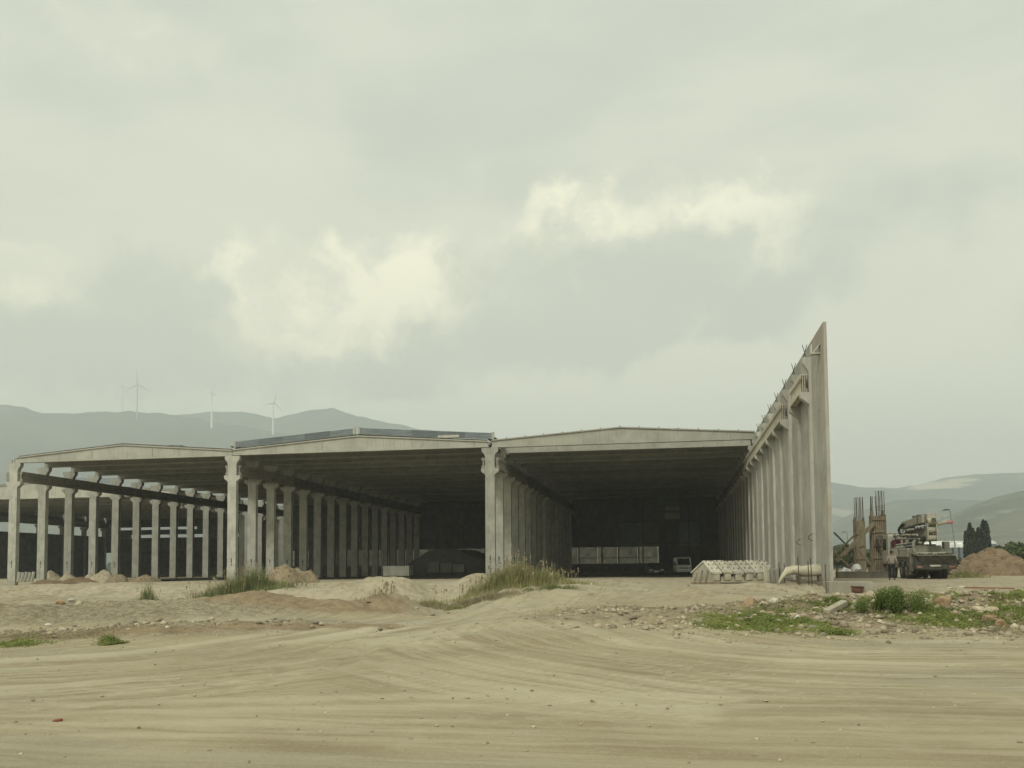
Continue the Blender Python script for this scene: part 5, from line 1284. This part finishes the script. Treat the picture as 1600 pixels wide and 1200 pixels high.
# ------------------------------------------------------------------ dirt piles
def soilmat(name, a, b_):
    m, t, b = mat(name); g = t.add('ShaderNodeNewGeometry'); pos = g.outputs['Position']
    n1 = t.noise(pos, 1.1, 6, 0.65, 0.4); n2 = t.noise(pos, 9, 5, 0.7)
    col = t.mix(t.ramp(n1, 0.35, 0.65), a, b_); col = t.mix(t.ramp(n2, 0.6, 0.75, 0, .4), col, tuple(min(1, c * 1.5) for c in b_))
    t.link(col, b.inputs['Base Color']); b.inputs['Roughness'].default_value = 0.97
    bp = t.add('ShaderNodeBump'); bp.inputs['Strength'].default_value = 0.9; bp.inputs['Distance'].default_value = 0.08
    t.link(t.noise(pos, 5, 6, 0.7), bp.inputs['Height']); t.link(bp.outputs[0], b.inputs['Normal']); return m
brown = soilmat('excavated_brown_soil', (0.165, 0.12, 0.075), (0.245, 0.185, 0.115))
ochre = soilmat('excavated_ochre_soil', (0.22, 0.175, 0.11), (0.31, 0.25, 0.165))
paleS = soilmat('pale_spoil', (0.35, 0.31, 0.21), (0.47, 0.42, 0.30))
def pile(px, zc, W, D, H, m, label, seed, peaks=((0, 0, 1, 1),), rot=0.0):
    c = at(px, zc, 0); c.z = gz(c.x, c.y)
    n = 70; u = np.linspace(-1.25, 1.25, n); U, Vv = np.meshgrid(u, u)
    x = U * W / 2; y = Vv * D / 2
    z = np.zeros_like(x)
    for (ox, oy, hh, ss) in peaks:
        r = np.hypot((U - ox) / ss, (Vv - oy) / ss) + 0.10 * fbm(U * 2.2 + seed, Vv * 2.2, seed, 3)
        z = np.maximum(z, hh * (1 - np.clip(r, 0, 1) ** 1.45))
    z = z * H * (1 + 0.25 * fbm(U * 3, Vv * 3, seed + 3, 4)) + fbm(x * 1.9, y * 1.9, seed + 7, 5, .65) * 0.16 * H * (z > 0.02)
    z = z - 0.05
    me = bpy.data.meshes.new('dirt_pile'); idx = np.arange(n * n).reshape(n, n)
    q = np.stack([idx[:-1, :-1], idx[:-1, 1:], idx[1:, 1:], idx[1:, :-1]], -1).reshape(-1, 4)
    keep = z.ravel()[q].max(1) > -0.04; q = q[keep]
    me.from_pydata(np.stack([x, y, z], -1).reshape(-1, 3).tolist(), [], q.tolist()); me.update(); me.materials.append(m)
    me.polygons.foreach_set('use_smooth', [True] * len(me.polygons))
    o = objof('dirt_pile', me, None, c, (0, 0, rot - math.atan2(c.x, c.y))); tag(o, label, 'dirt pile')
    rs = np.random.RandomState(seed); cand = np.argwhere(z > 0.03 * H); B = MB()
    t_ = (1 + 5 ** .5) / 2; oc = [(1, 0, 0), (-1, 0, 0), (0, 1, 0), (0, -1, 0), (0, 0, 1), (0, 0, -1)]
    of = [(0, 2, 4), (2, 1, 4), (1, 3, 4), (3, 0, 4), (2, 0, 5), (1, 2, 5), (3, 1, 5), (0, 3, 5)]
    for k in range(int(26 * W * H)):
        i_, j_ = cand[rs.randint(len(cand))]; sz = rs.uniform(0.02, 0.10) * (0.6 + 0.2 * H); q_ = rs.normal(size=(6, 3)) * .22
        B.mesh([(x[i_, j_] + rs.uniform(-.05, .05) + (v[0] + e[0]) * sz, y[i_, j_] + (v[1] + e[1]) * sz, z[i_, j_] + (v[2] + e[2]) * sz * .8) for v, e in zip(oc, q_)], of)
    cl = B.build('clods', m, o); cl['kind'] = 'stuff'
pile(1562, 73, 9.6, 7, 1.95, brown, 'large brown excavated soil mound right of the street lamp', 2, ((-0.1, 0, 1, 0.95), (0.5, 0.1, 0.6, 0.7), (-0.6, 0, 0.55, .5)))
pile(456, 62, 4.3, 3, 1.45, ochre, 'ochre soil pile in front of the second row of columns', 5, ((-0.15, 0, 1, 0.9), (0.35, 0, .65, .6)))
pile(105, 78, 7.2, 2.6, 0.75, brown, 'reddish low spoil heap between the left columns', 7, ((-0.4, 0, .8, .6), (0.3, 0, 1, .7)))
pile(122, 88, 5.5, 3, 1.25, paleS, 'pale spoil heap behind the reddish one between the left columns', 9, ((-0.3, 0, 1, .6), (0.4, 0, .9, .6)))
pile(162, 86, 4.4, 3, 1.35, paleS, 'pointed pale spoil heap left of the sixth left column', 11)
pile(196, 86, 4.0, 3, 1.0, ochre, 'ochre spoil heap further right between the left columns', 13, ((-.3, 0, 1, .6), (.4, 0, .8, .5)))
pile(228, 84, 3.4, 2.6, 0.75, ochre, 'smallest ochre spoil heap between the left columns', 15)
pile(78, 92, 4.0, 3, 1.4, paleS, 'pale spoil heap behind the second left column', 17)
# concrete sleepers by the first column
for k in range(5):
    q = at(28 + 5.4 * k, 83, 0)
    tag(MB().box(-.12, .12, -.1, .1, 0, 0.95 - 0.05 * (k % 2)).build('kerb_stone', MT['beamc'], None, q, (R(-8), R(3 * (k - 2)), -0.6), bevel=0.02),
        ['leftmost upright kerb stone beside the first left column', 'second upright kerb stone, half hidden behind its left neighbour', 'middle upright kerb stone of the row between the first two columns', 'fourth upright kerb stone, tilted slightly right', 'rightmost upright kerb stone, next to the second left column'][k], 'kerb stone', 'kerb stones standing by the first left column')

# ------------------------------------------------------------------ stones
def rock_data(name, seed, m, flat=0.6, sub=2, jag=0.28):
    bm = bmesh.new(); bmesh.ops.create_icosphere(bm, subdivisions=sub, radius=1.0); rs = random.Random(seed)
    pl = [(Vector((rs.gauss(0, 1), rs.gauss(0, 1), rs.gauss(0, 1))).normalized(), rs.uniform(0.38, 0.80)) for _ in range(8)]
    for v in bm.verts:
        n = v.co.normalized(); r = 1.0
        for (p_, d) in pl:
            c = n.dot(p_)
            if c > 0.05: r = min(r, d / c)
        v.co = n * r * (1 + rs.uniform(-.03, .03)); v.co.z *= flat
    me = bpy.data.meshes.new(name); bm.to_mesh(me); bm.free(); me.materials.append(m); return me
big = [(1232 * 1.0, 24.0, .34, .24, 'rockorange', 'brown flat boulder at the top left of the right rubble bank')]
BIG = [(1172, 945, 0.40, 'rockorange', 'dark ochre slab boulder at the upper left of the right rubble bank'),
       (1192, 951, 0.30, 'rock', 'pale flat boulder just right of the dark ochre slab'),
       (1210, 944, 0.26, 'rockwhite', 'greyish white lump above the fresh green ground cover'),
       (1174, 964, 0.22, 'darkconc', 'grey round lump at the left of the fresh ground cover'),
       (1247, 967, 0.16, 'rockwhite', 'small white stone at the right end of the ground cover'),
       (1316, 942, 0.30, 'rockorange', 'reddish stone above the long pale block'),
       (1362, 935, 0.36, 'rock', 'pale lump just left of the dark green bush'),
       (1340, 948, 0.30, 'rock', 'flat tan stone between the long pale block and the bush'),
       (1448, 942, 0.30, 'rock', 'long pale stone left of the big ochre boulder'),
       (1472, 949, 0.46, 'rockorange', 'biggest ochre boulder in the middle of the right rubble bank'),
       (1503, 918, 0.24, 'rockwhite', 'bright white stone on the track edge above the rubble'),
       (1485, 920, 0.22, 'rock', 'grey-tan stone just left of the bright white one'),
       (1528, 955, 0.34, 'rock', 'tan flat rock right of the big ochre boulder'),
       (1552, 954, 0.34, 'rock', 'pale rock near the right frame edge above the red-brown one'),
       (1546, 970, 0.36, 'rockorange', 'red-brown boulder at the lower right of the rubble bank'),
       (1566, 979, 0.30, 'rockorange', 'bright orange flat stone below the red-brown boulder'),
       (1409, 957, 0.20, 'rockwhite', 'small pale stone below the dark green bush'),
       (1390, 964, 0.22, 'rock', 'tan stone under and left of the bush'),
       (1580, 961, 0.26, 'rock', 'pale stone at the right frame edge'),
       (1090, 947, 0.18, 'rockorange', 'lone brown stone at the left start of the right rubble'),
       (112, 940, 0.34, 'rockwhite', 'pale angular slab on the junk heap before the left slope'),
       (97, 942, 0.30, 'rockorange', 'pinkish broken slab on the junk heap before the left slope'),
       (124, 942, 0.26, 'rock', 'small grey slab at the right end of the junk heap'),
       (76, 978, 0.13, 'rockwhite', 'white stone high on the left rubble slope'),
       (262, 982, 0.14, 'rockwhite', 'longest white stone in the middle of the left rubble slope'),
       (12, 990, 0.13, 'rockorange', 'reddish stone at the left frame edge on the slope'),
       (708, 1005, 0.10, 'rock', 'lone pale stone in the bend of the wheel tracks')]
def march(px, py, z0=LOW):
    """where the view ray through a pixel meets the ground"""
    d = dirpx(px, py); t = 5.0; prev = t
    while t < 150:
        p = CAM + d * t
        if p.z < gz(p.x, p.y): break
        prev = t; t += 0.25 if t < 40 else 0.6
    return CAM + d * (prev + t) / 2
for i, (px, py, s, mk, lab) in enumerate(BIG):
    p = march(px, py); s *= 0.8
    p.z = gz(p.x, p.y) + s * 0.12
    rs = random.Random(i)
    o = objof('rock', rock_data('rock', 100 + i, MT[mk], rs.uniform(.45, .75)), None, p, (rs.uniform(-.3, .3), rs.uniform(-.3, .3), rs.uniform(0, 6)))
    o.scale = (s * rs.uniform(0.8, 1.2), s * rs.uniform(0.6, 0.9), s * rs.uniform(.8, 1.1)); tag(o, lab, 'rock', 'boulders and stones in the rubble')
p = march(1306, 958); p.z = gz(p.x, p.y)
tag(MB().box(-.09, .09, -.45, .45, 0, .14).build('concrete_kerb', MT['pale'], None, p + Vector((0, 0, .06)), (R(14), R(8), R(-38)), bevel=.015), 'long pale broken kerb tilted on the right rubble bank', 'kerb')
p = march(1545, 921); p.z = gz(p.x, p.y)
tag(MB().beam((-.9, 0, .05), (.9, 0, .05), .05, .05).build('steel_rod', mottled('rod_rust', (.20, .08, .05), (.28, .13, .08), 6, .9), None, p, (0, 0.02, -.15)), 'reddish steel rod lying on the packed ground at the right', 'rod')
p = march(92, 1130); p.z = gz(p.x, p.y) + .02
o = objof('brick_shard', rock_data('brick_shard', 333, mottled('brick_red', (.22, .07, .05), (.30, .11, .08), 8, .95), .35), None, p); o.scale = (.09, .05, .06); tag(o, 'small red brick shard alone on the near dirt at the left', 'brick')

# rubble too small to pick apart: merged
def scatter(name, label, zones, seed, m, smin, smax, sub=1):
    rs = np.random.RandomState(seed)
    protos = []
    for k in range(8):
        md_ = rock_data('proto', seed + k, m, 0.6, sub); n = len(md_.vertices); a = np.empty(n * 3); md_.vertices.foreach_get('co', a)
        protos.append((a.reshape(-1, 3), np.array([list(p_.vertices) for p_ in md_.polygons]))); bpy.data.meshes.remove(md_)
    P = []
    for (px, zc, rx, ry, n) in zones:
        c = at(px, zc, 0); a = math.atan2(c.x, c.y)
        u = rs.normal(size=n) * rx * 0.6; v = rs.normal(size=n) * ry * 0.6
        P.append(np.stack([c.x + u * math.cos(a) + v * math.sin(a), c.y - u * math.sin(a) + v * math.cos(a)], -1))
    P = np.concatenate(P); keep = (P[:, 1] > 5); P = P[keep]; z = height(P[:, 0], P[:, 1])
    V = []; Fc = []; off = 0
    for (x, y), zz in zip(P, z):
        pv, pf = protos[rs.randint(8)]; s = smin + (smax - smin) * rs.uniform() ** 2.4
        t_ = rs.uniform(0, 6.28); c_, s_ = math.cos(t_), math.sin(t_); sc = s * rs.uniform(.7, 1.2, 3)
        q = pv * sc; q = np.stack([q[:, 0] * c_ - q[:, 1] * s_ + x, q[:, 0] * s_ + q[:, 1] * c_ + y, q[:, 2] + zz + s * 0.12], -1)
        V.append(q); Fc.append(pf + off); off += len(pv)
    V = np.concatenate(V); Fc = np.concatenate(Fc)
    me = bpy.data.meshes.new(name); me.vertices.add(len(V)); me.vertices.foreach_set('co', V.ravel()); me.loops.add(Fc.size); me.loops.foreach_set('vertex_index', Fc.ravel().astype(np.int32))
    me.polygons.add(len(Fc)); me.polygons.foreach_set('loop_start', np.arange(0, Fc.size, 3)); me.polygons.foreach_set('loop_total', np.full(len(Fc), 3)); me.update(); me.materials.append(m)
    o = objof(name, me); tag(o, label, name.replace('_', ' '), kind='stuff')
scatter('rubble', 'small pale and tan rubble strewn over the banks', [(1250, 24, 4.0, 3.0, 800), (1480, 24.0, 4.5, 3.0, 1500), (1560, 22, 4.0, 2.4, 650), (1330, 21, 5, 1.6, 420), (60, 24, 6, 1.6, 520), (330, 24.5, 4, 1.4, 110), (960, 25, 2.4, 1.0, 150), (1080, 22, 3, 1.2, 90), (610, 33, 2, 2, 60), (1400, 35, 8, 4, 160)], 40, MT['rock'], 0.025, 0.17)
scatter('gravel', 'loose gravel and pebbles over the dirt', [(700, 20, 14, 4, 500), (700, 11, 9, 4, 700), (1300, 22, 8, 5, 2600), (150, 24, 10, 5, 2600), (960, 24, 6, 3, 700), (1200, 38, 14, 9, 1500), (500, 40, 14, 8, 900), (1000, 25, 6, 2, 200)], 77, MT['pebble'], 0.008, 0.04, 0)

# ------------------------------------------------------------------ grass and weeds
def blades(name, label, cat, px, zc, rx, ry, n, hmin, hmax, m, seed, lean=0.35, width=0.012, heads=None, kind=None, dome=True, zc_at=None, group=None):
    rs = np.random.RandomState(seed); c = at(px, zc, 0); c.z = gz(c.x, c.y); a = math.atan2(c.x, c.y)
    u = rs.normal(size=n) * rx * .5; v = rs.normal(size=n) * ry * .5
    x = u * math.cos(a) + v * math.sin(a); y = -u * math.sin(a) + v * math.cos(a)
    z = height(c.x + x, c.y + y) - c.z
    env = np.exp(-((u / rx) ** 2 + (v / ry) ** 2) * (1.2 if dome else 0.2)) * (0.75 + 0.6 * (fbm(x * 1.3 + seed, y * 1.3, seed, 3) + .3))
    V = []; Fc = []
    for i in range(n):
        h = (hmin + (hmax - hmin) * rs.uniform()) * max(0.25, env[i]); t_ = rs.uniform(0, 6.28); d = np.array([math.cos(t_), math.sin(t_), 0]); l = h * lean * rs.uniform(0.1, 1.6)
        s = np.array([-d[1], d[0], 0]) * width * rs.uniform(.6, 1.4); b = np.array([x[i], y[i], z[i] - .03])
        m1 = b + d * l * .25 + np.array([0, 0, h * .55]); tp = b + d * l + np.array([0, 0, h])
        k = len(V); V += [b - s, b + s, m1 + s * .8, m1 - s * .8, tp]; Fc += [(k, k + 1, k + 2, k + 3), (k + 3, k + 2, k + 4)]
    me = bpy.data.meshes.new(name); me.from_pydata([tuple(q) for q in V], [], Fc); me.update(); me.materials.append(m)
    o = objof(name, me, None, c); tag(o, label, cat, group, kind)
    if heads:
        V = []; Fc = []
        for i in range(heads):
            j = rs.randint(n); h = hmax * rs.uniform(.85, 1.3) * max(.5, env[j]); b = np.array([x[j], y[j], z[j]]); le = rs.uniform(-.15, .15, 2) * h
            tp = b + np.array([le[0], le[1], h]); s = np.array([width * .5, 0, 0]); k = len(V)
            V += [b - s, b + s, tp + s, tp - s]; Fc.append((k, k + 1, k + 2, k + 3))
            for q in range(5):
                e = tp - np.array([0, 0, .035 * q]); w_ = rs.uniform(.012, .028) * (1 + width * 20); dd = rs.normal(size=3) * w_; f = rs.normal(size=3) * w_; k = len(V)
                V += [e - dd, e + f, e + dd, e - f]; Fc.append((k, k + 1, k + 2, k + 3))
        me2 = bpy.data.meshes.new('seed_heads'); me2.from_pydata([tuple(q) for q in V], [], Fc); me2.update(); me2.materials.append(MT['straw'])
        s_ = objof('seed_heads', me2, o); s_['kind'] = 'stuff'
    return o
blades('grass_clump', 'tall green grass clump in front of the second row of columns', 'grass clump', 376, 46, 2.3, 1.4, 6500, .5, 1.75, MT['weed'], 1, .35, .016, 60)
blades('grass_clump', 'green grass continuing right of the tall clump, behind it', 'grass clump', 412, 52, 1.0, 1.0, 1300, .6, 1.6, MT['weed'], 2, .35, .016, 25)
blades('grass_tuft', 'lone upright grass tuft on the pale left slope', 'grass tuft', 230, 47, .55, .4, 420, .3, 1.25, MT['weed'], 3, .25, .013, 14)
blades('dead_weeds', 'dry reddish weeds on the slope left of the tall green clump', 'weeds', 303, 50, .6, .4, 120, .3, .9, MT['straw'], 4, .6, .012)
blades('grass_clump', 'yellow-green grass clump on the grey mound left of the middle column', 'grass clump', 602, 36, 1.05, .7, 3000, .3, 1.0, MT['weedyellow'], 5, .35, .011, 90)
blades('grass_patch', 'dark green low grass left of the grey mound', 'grass patch', 560, 36, 1.0, .5, 900, .1, .3, MT['weeddark'], 6, .5, .012)
blades('weeds', 'dry twiggy weeds right of the grey mound', 'weeds', 655, 36, 1.1, .7, 700, .15, .65, MT['straw'], 7, .6, .009)
blades('weeds', 'green weeds among the dry twigs before the sandy slope', 'weeds', 672, 37, 1.0, .6, 700, .15, .55, MT['weedyellow'], 8, .5, .010)
blades('grass_clump', 'large yellow-green grass bank at the foot of the middle column', 'grass clump', 808, 40, 2.7, 1.3, 8500, .3, 1.3, MT['weedyellow'], 9, .35, .011, 160)
blades('grass_patch', 'dry straw-coloured grass low on the left of the large grass bank', 'grass patch', 752, 36, 1.9, .8, 2600, .10, .42, MT['straw'], 10, .5, .010)
blades('grass_patch', 'bright yellow-green weeds at the left tip of the large grass bank', 'grass patch', 712, 34, .6, .35, 700, .08, .28, MT['weedyellow'], 11, .5, .010)
blades('grass_patch', 'low green grass tailing off right of the large grass bank', 'grass patch', 862, 37, 1.5, .5, 1700, .08, .32, MT['weed'], 12, .5, .010)
blades('grass_patch', 'yellow-green weeds behind the right rear of the pump truck', 'grass patch', 1505, 62, 1.3, .8, 1500, .2, 1.0, MT['weedyellow'], 13, .4, .018)
def herbs(name, label, zones, n, m, seed, leaf=.05, kind='stuff'):
    rs = np.random.RandomState(seed); V = []; Fc = []
    X = []; 
    for (px, zc, rx, ry, k) in zones:
        c = at(px, zc, 0); a = math.atan2(c.x, c.y); u = rs.normal(size=int(n * k)) * rx * .5; v = rs.normal(size=int(n * k)) * ry * .5
        X.append(np.stack([c.x + u * math.cos(a) + v * math.sin(a), c.y - u * math.sin(a) + v * math.cos(a)], -1))
    X = np.concatenate(X); pat = fbm(X[:, 0] * 1.4, X[:, 1] * 1.4, seed, 3); X = X[pat > -.12]; pat = pat[pat > -.12]
    z = height(X[:, 0], X[:, 1])
    for (x, y), zz, pt in zip(X, z, pat):
        p = np.array([x, y, zz + rs.uniform(0.0, .05 + .38 * max(0, pt) ** 1.3)]); a = rs.normal(size=3); a[2] *= .6; a /= np.linalg.norm(a); b = np.cross(a, rs.normal(size=3)); b /= np.linalg.norm(b)
        L = leaf * rs.uniform(.5, 1.3); k = len(V); V += [p - a * L, p + b * L * .5, p + a * L, p - b * L * .5]; Fc.append((k, k + 1, k + 2, k + 3))
    me = bpy.data.meshes.new(name); me.from_pydata([tuple(q) for q in V], [], Fc); me.update(); me.materials.append(m)
    o = objof(name, me); tag(o, label, 'ground cover', kind=kind)
herbs('ground_cover', 'fresh green creeping weeds on the right rubble bank', [(1205, 22.5, 1.5, 1.6, 1.3), (1160, 21.8, .9, .6, .4), (1260, 21.5, .7, .5, .3), (1285, 25, .5, .6, .3), (1325, 24, .8, .5, .3), (1305, 20.4, .35, .3, .15), (1500, 21.5, 1.0, .7, .5), (1510, 26, 1.7, 1.0, .8), (1575, 24, 1.6, 1.6, 1.0), (1440, 22, .9, .8, .3), (1600, 21.5, 1.2, .6, .5), (1450, 26.5, .8, .6, .3), (450, 36.5, 2.2, .5, .25), (560, 36, 1.4, .5, .3), (178, 20.6, .28, .3, .12), (10, 20.5, .8, .6, .15)], 26000, MT['herb'], 21, .026)
herbs('dry_ground_cover', 'dull olive dry weeds among the rubble', [(1520, 25.5, 2.8, 1.6, 1.0), (1440, 27, 1.5, 1.0, .5), (1250, 24, 2.5, 1.4, .4), (60, 22, 3, 1.0, .4), (1560, 20.5, 2, .8, .4), (590, 33, 1.3, .9, .3), (420, 36, 2.6, .8, .8), (520, 37, 2.6, .8, .7), (690, 37, 2.5, 1.2, .6), (950, 27, 2.5, 1.2, .3)], 12000, MT['straw'], 23, .024)
def bush():
    b = march(1402, 955); b.z = gz(b.x, b.y)
    T = empty('bush', 'dense dark green bush in the middle of the right rubble bank', 'bush', b)
    lob = [(np.array([random.gauss(0, .27), random.uniform(-.25, .25), random.uniform(.06, .40)]), random.uniform(.08, .20)) for _ in range(26)]
    def fn(rs):
        c, r = lob[rs.randint(14)]; d = rs.normal(size=3); d /= np.linalg.norm(d); return c + d * r * rs.uniform(.4, 1.3) * 1.25, 1
    crown('foliage', 15000, fn, .026, 9, MT['weeddark'], T)
    s = MB()
    for c, r in lob: s.tube((0, 0, -.02), tuple(c), .010, 5, .005)
    o = s.build('stems', MT['bark'], T); o['kind'] = 'stuff'
bush()
